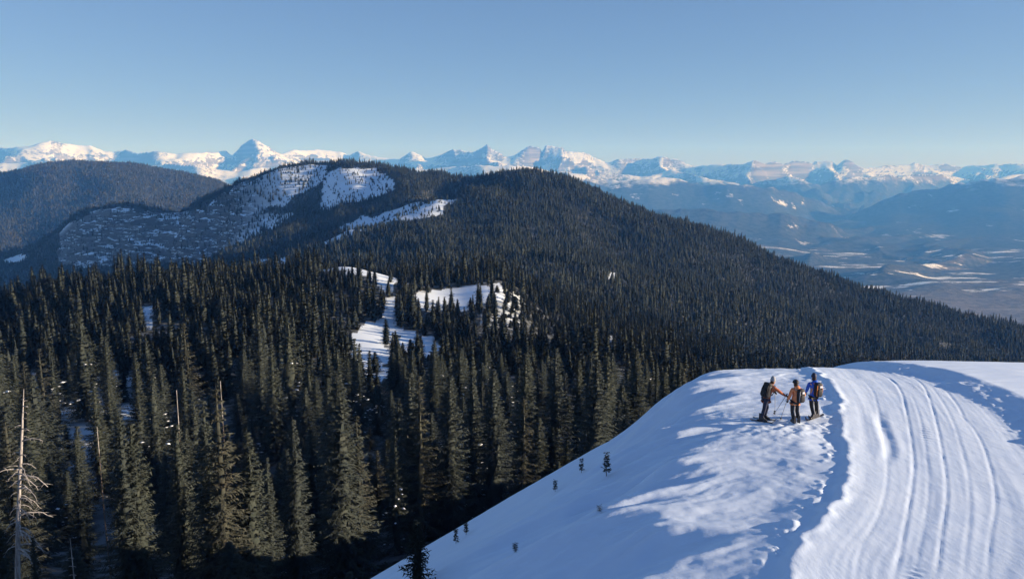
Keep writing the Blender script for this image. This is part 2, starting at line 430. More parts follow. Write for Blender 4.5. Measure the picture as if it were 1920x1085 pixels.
# ------------------------------------------------------------------ materials
class N:
    """small helper around a node tree"""
    def __init__(self, name):
        self.m = bpy.data.materials.new(name)
        self.m.use_nodes = True
        self.t = self.m.node_tree
        self.n = self.t.nodes
        self.b = self.n["Principled BSDF"]
    def new(self, kind, **kw):
        nd = self.n.new(kind)
        for k, v in kw.items():
            if k.startswith('i_'):
                nd.inputs[k[2:].replace('_', ' ')].default_value = v
            else:
                setattr(nd, k, v)
        return nd
    def link(self, a, b):
        self.t.links.new(a, b)
    def noise(self, scale, detail=3, rough=0.5, coord=None, dist=0.0):
        nd = self.new("ShaderNodeTexNoise")
        nd.inputs['Scale'].default_value = scale
        nd.inputs['Detail'].default_value = detail
        nd.inputs['Roughness'].default_value = rough
        nd.inputs['Distortion'].default_value = dist
        if coord is not None:
            self.link(coord, nd.inputs['Vector'])
        return nd.outputs['Fac']
    def pos(self, scale=(1, 1, 1), obj=False):
        src = self.new("ShaderNodeTexCoord").outputs['Object'] if obj else self.new("ShaderNodeNewGeometry").outputs['Position']
        mp = self.new("ShaderNodeMapping")
        mp.inputs['Scale'].default_value = scale
        self.link(src, mp.inputs['Vector'])
        return mp.outputs[0]
    def rot(self, scale, ang):
        mp = self.new("ShaderNodeMapping")
        mp.inputs['Rotation'].default_value = (0, 0, -ang); mp.inputs['Scale'].default_value = scale
        self.link(self.new("ShaderNodeNewGeometry").outputs['Position'], mp.inputs['Vector'])
        return mp.outputs[0]
    def math(self, op, a, b=None, c=None, clamp=False):
        nd = self.new("ShaderNodeMath", operation=op, use_clamp=clamp)
        for k, v in enumerate((a, b, c)):
            if v is None:
                continue
            if isinstance(v, (int, float)):
                nd.inputs[k].default_value = v
            else:
                self.link(v, nd.inputs[k])
        return nd.outputs[0]
    def remap(self, v, a, b, c=0.0, d=1.0):
        nd = self.new("ShaderNodeMapRange", interpolation_type='SMOOTHSTEP')
        self.link(v, nd.inputs['Value'])
        for k, q in zip(('From Min', 'From Max', 'To Min', 'To Max'), (a, b, c, d)):
            nd.inputs[k].default_value = q
        return nd.outputs['Result']
    def mix(self, f, a, b):
        nd = self.new("ShaderNodeMix", data_type='RGBA')
        for s, v in (('Factor', f), ('A', a), ('B', b)):
            sock = [q for q in nd.inputs if q.name == s and (q.type == 'RGBA' or s == 'Factor' and q.type == 'VALUE')][0]
            if isinstance(v, tuple):
                sock.default_value = v if len(v) == 4 else v + (1.0,)
            elif isinstance(v, (int, float)):
                sock.default_value = v
            else:
                self.link(v, sock)
        return [q for q in nd.outputs if q.type == 'RGBA'][0]
    def color(self, c):
        if isinstance(c, tuple):
            self.b.inputs['Base Color'].default_value = c + (1.0,)
        else:
            self.link(c, self.b.inputs['Base Color'])
    def rough(self, v, spec=0.2):
        self.b.inputs['Roughness'].default_value = v
        self.b.inputs['Specular IOR Level'].default_value = spec
    def bump(self, h, strength, dist):
        nd = self.new("ShaderNodeBump")
        nd.inputs['Strength'].default_value = strength
        nd.inputs['Distance'].default_value = dist
        self.link(h, nd.inputs['Height'])
        self.link(nd.outputs[0], self.b.inputs['Normal'])
    def attr(self, name):
        return self.new("ShaderNodeAttribute", attribute_name=name).outputs['Fac']

SNOW = (0.80, 0.86, 0.95)
def mat_snow(name, bumps):
    k = N(name)
    n1 = k.noise(0.6, 3, 0.5, k.pos())
    k.color(k.mix(k.remap(n1, 0.3, 0.7), (0.69, 0.81, 0.95), (0.74, 0.85, 0.97)))
    k.rough(0.75, 0.12)
    if bumps == 'track':
        a = k.noise(7.0, 4, 0.6, k.pos((1.0, 0.35, 1)))
        b = k.noise(28.0, 2, 0.6, k.pos())
    else:
        a = k.noise(4.0, 5, 0.62, k.pos((0.30, 1.4, 1)))
        b = k.noise(22.0, 2, 0.6, k.pos((0.6, 1, 1)))
    h = k.math('ADD', a, k.math('MULTIPLY', b, 0.25))
    k.bump(h, 0.4, 0.022 if bumps == 'track' else 0.035)
    return k.m

def mat_hill(name, rock=False, sage=False):
    """snow ground, with needle litter, brush and painted-in shade under the woods (attribute wood)"""
    k = N(name)
    p = k.pos()
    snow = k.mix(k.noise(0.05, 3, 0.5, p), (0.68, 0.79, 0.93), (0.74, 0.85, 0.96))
    under = k.mix(k.remap(k.noise(0.30, 4, 0.6, p), 0.40, 0.62), (0.035, 0.038, 0.030), (0.16, 0.18, 0.20))  # litter and brush, darkened to stand in for tree shade on the snow
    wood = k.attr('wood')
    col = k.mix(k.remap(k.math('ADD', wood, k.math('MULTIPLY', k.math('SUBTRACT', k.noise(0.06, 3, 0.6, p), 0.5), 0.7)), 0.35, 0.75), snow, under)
    if rock:
        g = k.new("ShaderNodeNewGeometry")
        sp = k.new("ShaderNodeSeparateXYZ")
        k.link(g.outputs['True Normal'], sp.inputs[0])
        strata = k.noise(1.0, 4, 0.6, k.pos((0.004, 0.004, 0.16)))
        blot = k.noise(0.03, 5, 0.65, p)
        r1 = k.mix(k.remap(strata, 0.35, 0.65), (0.042, 0.043, 0.046), (0.125, 0.12, 0.116))
        r1 = k.mix(k.remap(blot, 0.35, 0.7), r1, (0.075, 0.075, 0.075))
        steep = k.math('ADD', sp.outputs['Z'], k.math('MULTIPLY', k.math('SUBTRACT', k.noise(0.045, 5, 0.7, p), 0.5), 0.65))
        f = k.math('MULTIPLY', k.remap(steep, 1.00, 0.89), k.attr('cliff'))
        lay = k.remap(k.noise(0.075, 6, 0.72, k.pos((0.40, 0.30, 2.4))), 0.56, 0.63)
        f = k.math('MULTIPLY', f, k.math('SUBTRACT', 1.0, k.math('MULTIPLY', lay, 0.85)))
        col = k.mix(f, col, r1)
    k.color(col)
    k.rough(0.9, 0.05)
    return k.m

def mat_mountain():
    k = N("alpine_snow_and_rock")
    p = k.pos()
    g = k.new("ShaderNodeNewGeometry")
    sp = k.new("ShaderNodeSeparateXYZ"); k.link(g.outputs['True Normal'], sp.inputs[0])
    ps = k.new("ShaderNodeSeparateXYZ"); k.link(g.outputs['Position'], ps.inputs[0])
    n1 = k.noise(0.0030, 6, 0.65, p)
    n2 = k.noise(0.012, 5, 0.65, p)
    strata = k.noise(1.0, 3, 0.6, k.pos((0.0004, 0.0004, 0.014)))
    rock = k.mix(k.remap(strata, 0.4, 0.6), (0.085, 0.08, 0.08), (0.19, 0.175, 0.165))
    steep = k.math('ADD', sp.outputs['Z'], k.math('MULTIPLY', k.math('SUBTRACT', n2, 0.5), 0.55))
    steep = k.math('ADD', steep, k.math('MULTIPLY', k.math('SUBTRACT', strata, 0.5), 0.10))
    f_rock = k.remap(steep, 0.84, 0.68)
    col = k.mix(f_rock, (0.60, 0.62, 0.68), rock)
    # woods below the tree line, broken by open slopes
    tl = k.math('ADD', ps.outputs['Z'], k.math('MULTIPLY', k.math('SUBTRACT', n1, 0.5), 700.0))
    f_wood = k.remap(tl, 60.0, -150.0)
    openf = k.remap(k.noise(0.0016, 5, 0.7, k.pos((1, 0.55, 1))), 0.60, 0.68)
    f_wood = k.math('MULTIPLY', f_wood, k.math('SUBTRACT', 1.0, openf), clamp=True)
    wood = k.mix(k.remap(n2, 0.35, 0.65), (0.018, 0.024, 0.020), (0.055, 0.060, 0.060))
    col = k.mix(f_wood, col, wood)
    k.color(col); k.rough(0.9, 0.03)
    return k.m

def mat_valley():
    k = N("valley_fields_woods_and_brush")
    p = k.pos()
    ps = k.new("ShaderNodeSeparateXYZ"); k.link(k.new("ShaderNodeNewGeometry").outputs['Position'], ps.inputs[0])
    n1 = k.noise(0.0013, 6, 0.66, k.rot((0.6, 1.6, 1), 0.55), 0.4)
    n2 = k.noise(0.0034, 6, 0.72, k.rot((0.45, 1.7, 1), 0.55))
    n3 = k.noise(0.02, 4, 0.65, p)
    snow = k.mix(n3, (0.62, 0.66, 0.73), (0.82, 0.86, 0.93))
    brush = k.mix(k.remap(n3, 0.3, 0.7), (0.10, 0.09, 0.085), (0.20, 0.18, 0.17))
    wood = k.mix(k.remap(n3, 0.35, 0.65), (0.020, 0.026, 0.024), (0.07, 0.075, 0.075))
    f1 = k.remap(k.math('ADD', n1, k.math('MULTIPLY', k.math('SUBTRACT', n2, 0.5), 0.55)), 0.52, 0.62)
    col = k.mix(k.math('MULTIPLY', f1, 0.7), wood, brush)
    f2 = k.remap(k.math('ADD', n2, k.math('MULTIPLY', k.math('SUBTRACT', n1, 0.5), 0.5)), 0.58, 0.63)
    col = k.mix(f2, col, snow)
    # sagebrush on the low ground at the foot of the hill
    low = k.remap(k.math('ADD', ps.outputs['Y'], k.math('MULTIPLY', k.math('SUBTRACT', n2, 0.5), 2600.0)), 6500.0, 5600.0)
    col = k.mix(k.math('MULTIPLY', low, 0.9), col, brush)
    k.color(col); k.rough(0.95, 0.03)
    return k.m

def mat_needles(name, a, b, brown=0.0):
    k = N(name)
    r = k.new("ShaderNodeObjectInfo").outputs['Random']
    n = k.noise(1.3, 3, 0.6, k.pos((1, 1, 1), True))
    c = k.mix(k.remap(n, 0.3, 0.7), a, b)
    c = k.mix(k.math('MULTIPLY', r, 0.6), c, (b[0] * 0.55, b[1] * 0.62, b[2] * 0.8))
    loc = k.new("ShaderNodeObjectInfo").outputs['Location']
    tn = k.new("ShaderNodeTexNoise"); tn.inputs['Scale'].default_value = 0.011; tn.inputs['Detail'].default_value = 3
    k.link(loc, tn.inputs['Vector'])
    c = k.mix(k.math('MULTIPLY', k.remap(tn.outputs['Fac'], 0.40, 0.62), 0.55), c, (b[0] * 0.42, b[1] * 0.50, b[2] * 0.62))
    if brown:
        c = k.mix(k.math('MULTIPLY', k.remap(k.noise(0.8, 2, 0.5, k.pos((1, 1, 1), True)), 0.5, 0.7), brown), c, (0.075, 0.045, 0.025))
    k.color(c); k.rough(0.85, 0.08)
    return k.m

def mat_plain(name, c, rough=0.7, spec=0.25, var=0.0, scale=30.0):
    k = N(name)
    if var:
        n = k.noise(scale, 4, 0.6, k.pos((1, 1, 1), True))
        k.color(k.mix(k.remap(n, 0.3, 0.7), tuple(q * (1 - var) for q in c), tuple(min(1, q * (1 + var)) for q in c)))
        k.bump(n, 0.3, 0.01)
    else:
        k.color(c)
    k.rough(rough, spec)
    return k.m

def mat_bark(name, a, b):
    k = N(name)
    n = k.noise(6.0, 5, 0.65, k.pos((1, 1, 0.15), True))
    k.color(k.mix(k.remap(n, 0.35, 0.65), a, b)); k.rough(0.9, 0.1); k.bump(n, 0.6, 0.03)
    return k.m

M_TRACK = mat_snow("groomed_snow", 'track')
M_FIELD = mat_snow("wind_carved_snow", 'field')
M_HILL = mat_hill("hillside_snow_litter_and_shade")
M_CLIFF = mat_hill("cliff_rock_and_snow", rock=True)
M_MOUNT = mat_mountain()
M_VALLEY = mat_valley()
M_NEEDLE = mat_needles("spruce_needles", (0.027, 0.036, 0.031), (0.060, 0.068, 0.055))
M_NEEDLE_B = mat_needles("spruce_needles_brownish", (0.034, 0.039, 0.031), (0.072, 0.074, 0.056), 0.14)
M_NEEDLE_FAR = mat_needles("conifer_needles", (0.032, 0.042, 0.036), (0.070, 0.082, 0.070))
M_NEEDLE_MID = mat_needles("spruce_needles_dark", (0.026, 0.034, 0.030), (0.054, 0.062, 0.052))
M_NEEDLE_GREY = mat_needles("mixed_grey_woods", (0.042, 0.045, 0.037), (0.082, 0.083, 0.066))
M_BARK = mat_bark("spruce_bark", (0.07, 0.055, 0.045), (0.17, 0.14, 0.12))
M_DEAD = mat_bark("weathered_dead_wood", (0.20, 0.19, 0.18), (0.46, 0.44, 0.42))
M_CLUMP = mat_plain("clumped_snow", (0.78, 0.84, 0.93), 0.8, 0.1)
# ------------------------------------------------------------------ terrain meshes
def link(o, parent=None):
    scene.collection.objects.link(o)
    if parent is not None:
        o.parent = parent
    return o

def mesh_np(name, co, faces, mats, smooth=True, attrs=None, matidx=None, normals=None):
    """co (n,3), faces (m,3 or 4) -> mesh, built with foreach_set"""
    me = bpy.data.meshes.new(name)
    co = np.ascontiguousarray(co, dtype=np.float32); faces = np.ascontiguousarray(faces, dtype=np.int32)
    k = faces.shape[1]
    me.vertices.add(len(co)); me.vertices.foreach_set('co', co.ravel())
    me.loops.add(faces.size); me.loops.foreach_set('vertex_index', faces.ravel())
    me.polygons.add(len(faces)); me.polygons.foreach_set('loop_start', np.arange(0, faces.size, k, dtype=np.int32))
    if matidx is not None:
        me.polygons.foreach_set('material_index', np.ascontiguousarray(matidx, dtype=np.int32))
    me.polygons.foreach_set('use_smooth', np.full(len(faces), smooth))
    for m in mats:
        me.materials.append(m)
    for nm, v in (attrs or {}).items():
        at = me.attributes.new(nm, 'FLOAT', 'POINT'); at.data.foreach_set('value', np.ascontiguousarray(v, dtype=np.float32))
    me.update(calc_edges=True)
    if normals is not None:
        me.normals_split_custom_set_from_vertices(np.asarray(normals, dtype=np.float32).tolist())
    return me

def grid_faces(nr, nc):
    i = np.arange(nr - 1)[:, None] * nc + np.arange(nc - 1)[None]
    return np.stack([i, i + 1, i + nc + 1, i + nc], -1).reshape(-1, 4)

def split_grid(parts, X, Y, Z, facemask, attrs=None):
    """one object per mask value: parts = {value: (name, material)}"""
    nr, nc = X.shape
    co = np.stack([X, Y, Z], -1).reshape(-1, 3)
    F = grid_faces(nr, nc)
    fm = facemask[:-1, :-1].ravel()
    for val, (name, mt) in parts.items():
        f = F[fm == val]
        if not len(f):
            continue
        used = np.unique(f)
        remap = np.zeros(len(co), dtype=np.int64); remap[used] = np.arange(len(used))
        me = mesh_np(name, co[used], remap[f], [mt], True, {k: v.ravel()[used] for k, v in (attrs or {}).items()})
        o = link(bpy.data.objects.new(name, me)); o['kind'] = 'structure'

# clearings: outlines in the photograph with the distance band they lie in; density left inside
CLEAR = [
    ([(583, 497), (640, 488), (690, 494), (745, 512), (745, 540), (722, 542), (700, 522), (640, 508), (590, 508)], 430, 620, 0.04),
    ([(772, 556), (830, 540), (930, 532), (945, 550), (900, 570), (862, 586), (822, 580), (780, 574)], 340, 500, 0.05),
    ([(722, 556), (743, 552), (740, 606), (716, 612)], 300, 470, 0.02),
    ([(650, 628), (718, 598), (742, 606), (730, 650), (726, 712), (684, 716), (662, 660)], 215, 400, 0.03),
    ([(745, 612), (822, 636), (820, 676), (782, 672), (745, 640)], 240, 380, 0.05),
    ([(258, 578), (286, 578), (284, 612), (260, 612)], 250, 400, 0.0),
    ([(215, 668), (232, 668), (236, 720), (214, 720)], 180, 260, 0.0),
    ([(640, 426), (740, 386), (866, 348), (852, 382), (826, 404), (740, 416), (650, 440)], 1150, 1650, 0.20),
    ([(585, 452), (640, 424), (652, 440), (600, 462)], 1000, 1500, 0.2),
    ([(462, 498), (520, 470), (550, 470), (540, 494), (480, 508)], 950, 1400, 0.28),
    ([(598, 392), (608, 335), (636, 310), (700, 316), (745, 340), (745, 372), (690, 392), (640, 398)], 1780, 2130, 0.20),
    ([(380, 392), (404, 362), (450, 338), (520, 312), (618, 304), (606, 336), (560, 372), (500, 402), (440, 412)], 1780, 2130, 0.32),
    ([(105, 440), (150, 405), (210, 386), (300, 400), (380, 395), (470, 400), (440, 470), (380, 500), (300, 490), (110, 505)], 1750, 2250, 0.22),
    ([(330, 470), (440, 405), (560, 400), (470, 450), (395, 500), (330, 505)], 1500, 2100, 0.30),
    ([(15, 470), (45, 470), (45, 492), (15, 492)], 1700, 2300, 0.05),
    ([(440, 505), (470, 505), (470, 522), (440, 522)], 430, 560, 0.1),
    ([(95, 530), (125, 530), (125, 548), (95, 548)], 430, 640, 0.1),
    ([(180, 515), (208, 515), (208, 540), (180, 540)], 430, 640, 0.05),
    ([(1132, 512), (1152, 512), (1152, 526), (1132, 526)], 800, 1200, 0.0),
    ([(1120, 630), (1160, 630), (1155, 665), (1125, 665)], 300, 700, 0.2),
]
def in_poly(px, py, poly):
    inside = np.zeros(np.shape(px), bool)
    n = len(poly)
    for i in range(n):
        x0, y0 = poly[i]; x1, y1 = poly[(i + 1) % n]
        if y0 == y1:
            continue
        c = ((y0 > py) != (y1 > py)) & (px < (x1 - x0) * (py - y0) / (y1 - y0) + x0)
        inside ^= c
    return inside
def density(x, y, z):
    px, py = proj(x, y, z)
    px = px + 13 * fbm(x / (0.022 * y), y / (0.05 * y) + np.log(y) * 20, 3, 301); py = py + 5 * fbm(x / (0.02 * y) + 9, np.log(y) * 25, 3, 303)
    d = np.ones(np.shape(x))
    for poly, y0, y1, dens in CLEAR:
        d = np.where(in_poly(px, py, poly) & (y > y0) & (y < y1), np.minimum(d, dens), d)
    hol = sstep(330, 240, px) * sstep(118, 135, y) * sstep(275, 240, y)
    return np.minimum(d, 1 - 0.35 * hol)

# near spur, fine mesh
def build_near():
    xs = np.concatenate([np.arange(-15.0, 3.0, 0.10), np.arange(3.0, 21.5, 0.05), np.arange(21.5, 33.0, 0.10)]); ys = np.concatenate([np.arange(6.0, 16.0, 0.25), np.arange(16.0, 47.0, 0.082)])
    X, Y = np.meshgrid(xs, ys)
    z, s, r, arc = spur(X, Y)
    zf = H(X, Y)
    edge = np.minimum(np.minimum(X + 15.0, 33.0 - X), 47.0 - Y)
    Z = np.maximum(z, zf) + near_detail(X, Y, s, r, arc) * sstep(0.0, 2.0, edge)
    mask = np.where((s < 0.15) & (r > -0.1), 1, 0)
    split_grid({1: ("road", M_TRACK), 0: ("snow_slope", M_FIELD)}, X, Y, Z, mask)
    return xs, ys, Z
NX, NY, NZ = build_near()
def near_z(x, y):
    i = np.clip(np.searchsorted(NX, x) - 1, 0, len(NX) - 2); j = np.clip(np.searchsorted(NY, y) - 1, 0, len(NY) - 2)
    fx = (x - NX[i]) / (NX[i + 1] - NX[i]); fy = (y - NY[j]) / (NY[j + 1] - NY[j])
    return float((NZ[j, i] * (1 - fx) + NZ[j, i + 1] * fx) * (1 - fy) + (NZ[j + 1, i] * (1 - fx) + NZ[j + 1, i + 1] * fx) * fy)

# middle distance, polar mesh
AZ = np.tan(np.radians(np.arange(-41.0, 41.01, 0.17)))
RR = np.concatenate([np.exp(np.linspace(math.log(7.0), math.log(700.0), 150))[:-1], np.arange(700, 1750, 11.0), np.arange(1750, 2260, 4.5), np.exp(np.linspace(math.log(2260), math.log(6300), 80))])
def build_mid():
    U, Y = np.meshgrid(AZ, RR)
    X = U * Y
    Z = H(X, Y)
    z0, s, r, arc = spur(X, Y)
    ins = np.minimum(np.minimum(X + 15.0, 33.0 - X), 47.0 - Y)
    Zm = Z - 0.9 * sstep(0.3, 2.0, ins) - 0.05
    snow_near = sstep(34, 24, s) * sstep(105, 80, Y)
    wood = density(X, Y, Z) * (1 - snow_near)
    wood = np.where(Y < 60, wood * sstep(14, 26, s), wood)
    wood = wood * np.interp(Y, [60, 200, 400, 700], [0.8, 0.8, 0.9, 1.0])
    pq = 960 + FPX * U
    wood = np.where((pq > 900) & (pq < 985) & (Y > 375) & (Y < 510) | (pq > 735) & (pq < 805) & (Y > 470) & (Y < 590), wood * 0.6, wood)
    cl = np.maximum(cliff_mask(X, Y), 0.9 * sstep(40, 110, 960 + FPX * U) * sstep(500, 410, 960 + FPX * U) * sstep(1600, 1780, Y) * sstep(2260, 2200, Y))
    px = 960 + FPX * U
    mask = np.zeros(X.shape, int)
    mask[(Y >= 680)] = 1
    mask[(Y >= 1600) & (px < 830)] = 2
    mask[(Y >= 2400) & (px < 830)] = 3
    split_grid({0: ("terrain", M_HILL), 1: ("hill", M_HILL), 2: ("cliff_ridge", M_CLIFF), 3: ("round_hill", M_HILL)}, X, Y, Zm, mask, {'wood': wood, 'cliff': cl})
    return Z
MZ = build_mid()
def mid_z(x, y):
    u = x / y
    i = np.clip(np.searchsorted(AZ, u) - 1, 0, len(AZ) - 2); j = np.clip(np.searchsorted(RR, y) - 1, 0, len(RR) - 2)
    fx = (u - AZ[i]) / (AZ[i + 1] - AZ[i]); fy = (y - RR[j]) / (RR[j + 1] - RR[j])
    return (MZ[j, i] * (1 - fx) + MZ[j, i + 1] * fx) * (1 - fy) + (MZ[j + 1, i] * (1 - fx) + MZ[j + 1, i + 1] * fx) * fy

# far valley and range
def build_far():
    az = np.tan(np.radians(np.arange(-43.0, 43.01, 0.105)))
    rr = np.concatenate([np.exp(np.linspace(math.log(4600), math.log(16500), 150))[:-1], np.linspace(16500, 24500, 110), np.linspace(24700, 31000, 14)])
    U, Y = np.meshgrid(az, rr)
    X = U * Y
    Z = far_H(X, Y)
    mask = np.where(Y > 9300, 1, 0)
    split_grid({0: ("valley", M_VALLEY), 1: ("mountains", M_MOUNT)}, X, Y, Z, mask)
build_far()
# ------------------------------------------------------------------ conifers
def spruce_arrays(seed, h, R, whorls, nb, twigs, tw_len, tw_wid, core=0.4, lean=0.0, bare_top=0.0, droop=1.0, gaps=0.0, low=0.04):
    """needle geometry of one conifer: spine + side twigs as slender triangles; returns verts, tris, branch tips"""
    rs = np.random.RandomState(seed)
    V = []; F = []; n0 = 0; tips = []
    # uneven envelope by azimuth and height
    ph = rs.rand(6) * 6.28
    for w in range(whorls):
        t = low + (1 - low) * ((w + rs.rand() * 0.8) / whorls) ** 0.92
        if t > 0.985:
            continue
        env = R * ((1 - t) ** 0.95 * 0.97 + 0.03) * (1.0 if t > 0.16 else 0.72 + 1.7 * t)
        env *= 0.82 + 0.36 * rs.rand()
        m = nb if t < 0.75 else max(3, int(nb * 0.7))
        a0 = rs.rand() * 6.28
        for b in range(m):
            if rs.rand() < gaps:
                continue
            a = a0 + 6.283 * b / m + rs.randn() * 0.25
            L = env * (0.72 + 0.42 * rs.rand()) * (1 + 0.16 * math.sin(2 * a + ph[0] + 9 * t) + 0.10 * math.sin(3 * a + ph[1] - 14 * t))
            L = max(L, 0.10)
            pit = (0.42 - 0.95 * (1 - t) * droop) + rs.randn() * 0.12
            d = np.array([math.cos(a), math.sin(a), 0.0])
            side = np.array([-math.sin(a), math.cos(a), 0.0])
            base = np.array([lean * t * h, 0, t * h])
            def spine(q):
                return base + d * (L * q) + np.array([0, 0, 1.0]) * L * (math.tan(pit) * q * 0.75 + 0.30 * q * q * droop * (1 - t))
            p1 = spine(1.0)
            tips.append((p1, L, t))
            # spine as one narrow triangle
            V += [base + side * 0.05 * h / 16, base - side * 0.05 * h / 16, p1]; F.append((n0, n0 + 1, n0 + 2)); n0 += 3
            for k in range(twigs):
                q = 0.16 + 0.84 * (k + rs.rand()) / twigs
                o = spine(q)
                sg = 1 if (k + b) % 2 else -1
                tl = tw_len * (0.55 + 0.75 * rs.rand()) * (0.45 + 0.75 * min(1, L / R + 0.2)) * (1.1 - 0.35 * q)
                dirv = d * (0.55 + 0.5 * rs.rand()) + side * sg * (0.85 + 0.3 * rs.randn()) + np.array([0, 0, -0.35 + 0.42 * rs.randn()])
                dirv /= np.linalg.norm(dirv)
                up = np.array([0.3 * rs.randn(), 0.3 * rs.randn(), 1.0])
                wd = np.cross(dirv, up); wd /= (np.linalg.norm(wd) + 1e-9)
                wv = wd * tw_wid * (0.7 + 0.6 * rs.rand()) * 0.5
                o2 = o - dirv * tl * 0.12
                V += [o2 + wv, o2 - wv, o2 + dirv * tl]; F.append((n0, n0 + 1, n0 + 2)); n0 += 3
    # dark heart of the crown
    if core:
        seg = 7; rings = 6
        st = n0
        for i in range(rings):
            t = low + (0.96 - low) * i / (rings - 1)
            rr = R * core * ((1 - t) ** 0.85 + 0.01) * (0.5 if i == 0 else 1)
            for j in range(seg):
                a = 6.283 * j / seg + i
                f = 0.8 + 0.5 * rs.rand()
                V.append(np.array([math.cos(a) * rr * f + lean * t * h, math.sin(a) * rr * f, t * h])); n0 += 1
        for i in range(rings - 1):
            for j in range(seg):
                a, b_, c, d_ = st + i * seg + j, st + i * seg + (j + 1) % seg, st + (i + 1) * seg + (j + 1) % seg, st + (i + 1) * seg + j
                F += [(a, b_, c), (a, c, d_)]
    # leader
    V += [np.array([0.03 + lean * h, 0, 0.93 * h]), np.array([-0.03 + lean * h, 0.02, 0.93 * h]), np.array([lean * h, 0, h])]; F.append((n0, n0 + 1, n0 + 2))
    return np.array(V), np.array(F), tips

def needle_normals(V, F, h, R, seed):
    """shading normals of a needle mass: mostly outward from the stem, ruffled twig by twig"""
    rs = np.random.RandomState(seed)
    n = np.zeros_like(V)
    fn = np.cross(V[F[:, 1]] - V[F[:, 0]], V[F[:, 2]] - V[F[:, 0]])
    fn /= (np.linalg.norm(fn, axis=1, keepdims=True) + 1e-9)
    cen = V[F].mean(1)
    out = cen * np.array([1, 1, 0.0]); out /= (np.linalg.norm(out, axis=1, keepdims=True) + 1e-6)
    flip = (fn * (out + np.array([0, 0, 0.35]))).sum(1) < 0
    fn[flip] *= -1
    F[flip] = F[flip][:, [0, 2, 1]]            # wind every twig outwards
    q = out * 0.85 + fn * 0.50 + np.array([0, 0, 0.22]) + rs.randn(len(F), 3) * 0.22
    for k in range(3):
        n[F[:, k]] = q
    n /= (np.linalg.norm(n, axis=1, keepdims=True) + 1e-9)
    return n

def cone_trunk(h, r0, lean=0.0, seg=7, rings=5, top=0.96):
    V = []; F = []
    for i in range(rings):
        t = top * i / (rings - 1)
        rr = r0 * (1 - t) ** 0.9 * (1.35 if i == 0 else 1) + 0.012
        z = t * h - (0.9 if i == 0 else 0)
        for j in range(seg):
            a = 6.283 * j / seg
            V.append((math.cos(a) * rr + lean * t * h, math.sin(a) * rr, z))
    for i in range(rings - 1):
        for j in range(seg):
            F.append((i * seg + j, i * seg + (j + 1) % seg, (i + 1) * seg + (j + 1) % seg, (i + 1) * seg + j))
    return np.array(V, float), np.array(F)

def snow_clumps(tips, seed, frac, size, tmax=0.85):
    """little pads of snow lying on the branches"""
    rs = np.random.RandomState(seed)
    V = []; F = []; n0 = 0
    for p, L, t in tips:
        if rs.rand() > frac or t > tmax:
            continue
        inn = np.array([p[0], p[1], 0.0]); nrm = np.linalg.norm(inn) + 1e-6
        c = p - inn / nrm * L * (0.1 + 0.4 * rs.rand()) + np.array([0, 0, 0.10 + 0.05 * rs.rand()])
        s = size * (0.6 + 0.8 * rs.rand())
        dx = inn / nrm * s * 1.3; dy = np.array([-inn[1], inn[0], 0]) / nrm * s * 0.75
        dz = np.array([0, 0, s * 0.42])
        V += [c - dx, c + dy, c + dx, c - dy, c + dz, c - dz * 0.5]
        for a, b in ((0, 1), (1, 2), (2, 3), (3, 0)):
            F.append((n0 + a, n0 + 4, n0 + b)); F.append((n0 + a, n0 + b, n0 + 5))
        n0 += 6
    return np.array(V), np.array(F)

random.seed(4)
# near prototypes (height 18 m): (radius, droop, gaps, material, snow, bare trunk part)
NEAR_KINDS = {
    'full':  dict(R=3.3, whorls=46, nb=10, twigs=17, droop=0.9, gaps=0.05, mat=M_NEEDLE, snow=0.0, low=0.03),
    'slim':  dict(R=2.4, whorls=46, nb=9, twigs=14, droop=1.1, gaps=0.08, mat=M_NEEDLE, snow=0.0, low=0.04),
    'loose': dict(R=2.9, whorls=34, nb=9, twigs=15, droop=1.0, gaps=0.26, mat=M_NEEDLE_B, core=0.16, snow=0.0, low=0.08),
    'snowy': dict(R=3.0, whorls=40, nb=9, twigs=14, droop=1.1, gaps=0.14, mat=M_NEEDLE, snow=0.13, low=0.04),
}
PROTO = {}
for ki, (kn, kd) in enumerate(NEAR_KINDS.items()):
    for v in range(3):
        seed = 100 + ki * 10 + v
        hv = 18.0
        V, F, tips = spruce_arrays(seed, hv, kd['R'] * (0.92 + 0.1 * v), kd['whorls'], kd['nb'], kd['twigs'], 0.52, 0.135, kd.get('core', 0.30), 0.0, 0, kd['droop'], kd['gaps'], kd['low'])
        crown = mesh_np("crown", V, F, [kd['mat']], True, None, None, needle_normals(V, F, hv, kd['R'], seed))
        TV, TF = cone_trunk(hv, 0.24)
        trunk = mesh_np("trunk", TV, TF, [M_BARK], True)
        sn = None
        if kd['snow']:
            SV, SF = snow_clumps(tips, seed + 5, kd['snow'], 0.24, 0.55)
            sn = mesh_np("snow_on_branches", SV, SF, [M_CLUMP], True)
        PROTO[(kn, v)] = (trunk, crown, sn)

def add_tree(kind, v, x, y, z, h, w, rot, label, name="spruce_tree", group="spruce trees on the slope below the snow", cat="tree", kids=True):
    trunk, crown, sn = PROTO[(kind, v)]
    e = bpy.data.objects.new(name, None); link(e)
    e.location = (x, y, z); e.rotation_euler = (0, 0, rot); e.scale = (w, w, h / 18.0)
    e.empty_display_size = 0.5
    e['label'] = label; e['category'] = cat
    if group:
        e['group'] = group
    for nm, me in (("trunk", trunk), ("crown", crown), ("snow_on_branches", sn)):
        if me is not None:
            o = link(bpy.data.objects.new(nm, me), e)
            if nm == "snow_on_branches":
                o['kind'] = 'stuff'
    return e

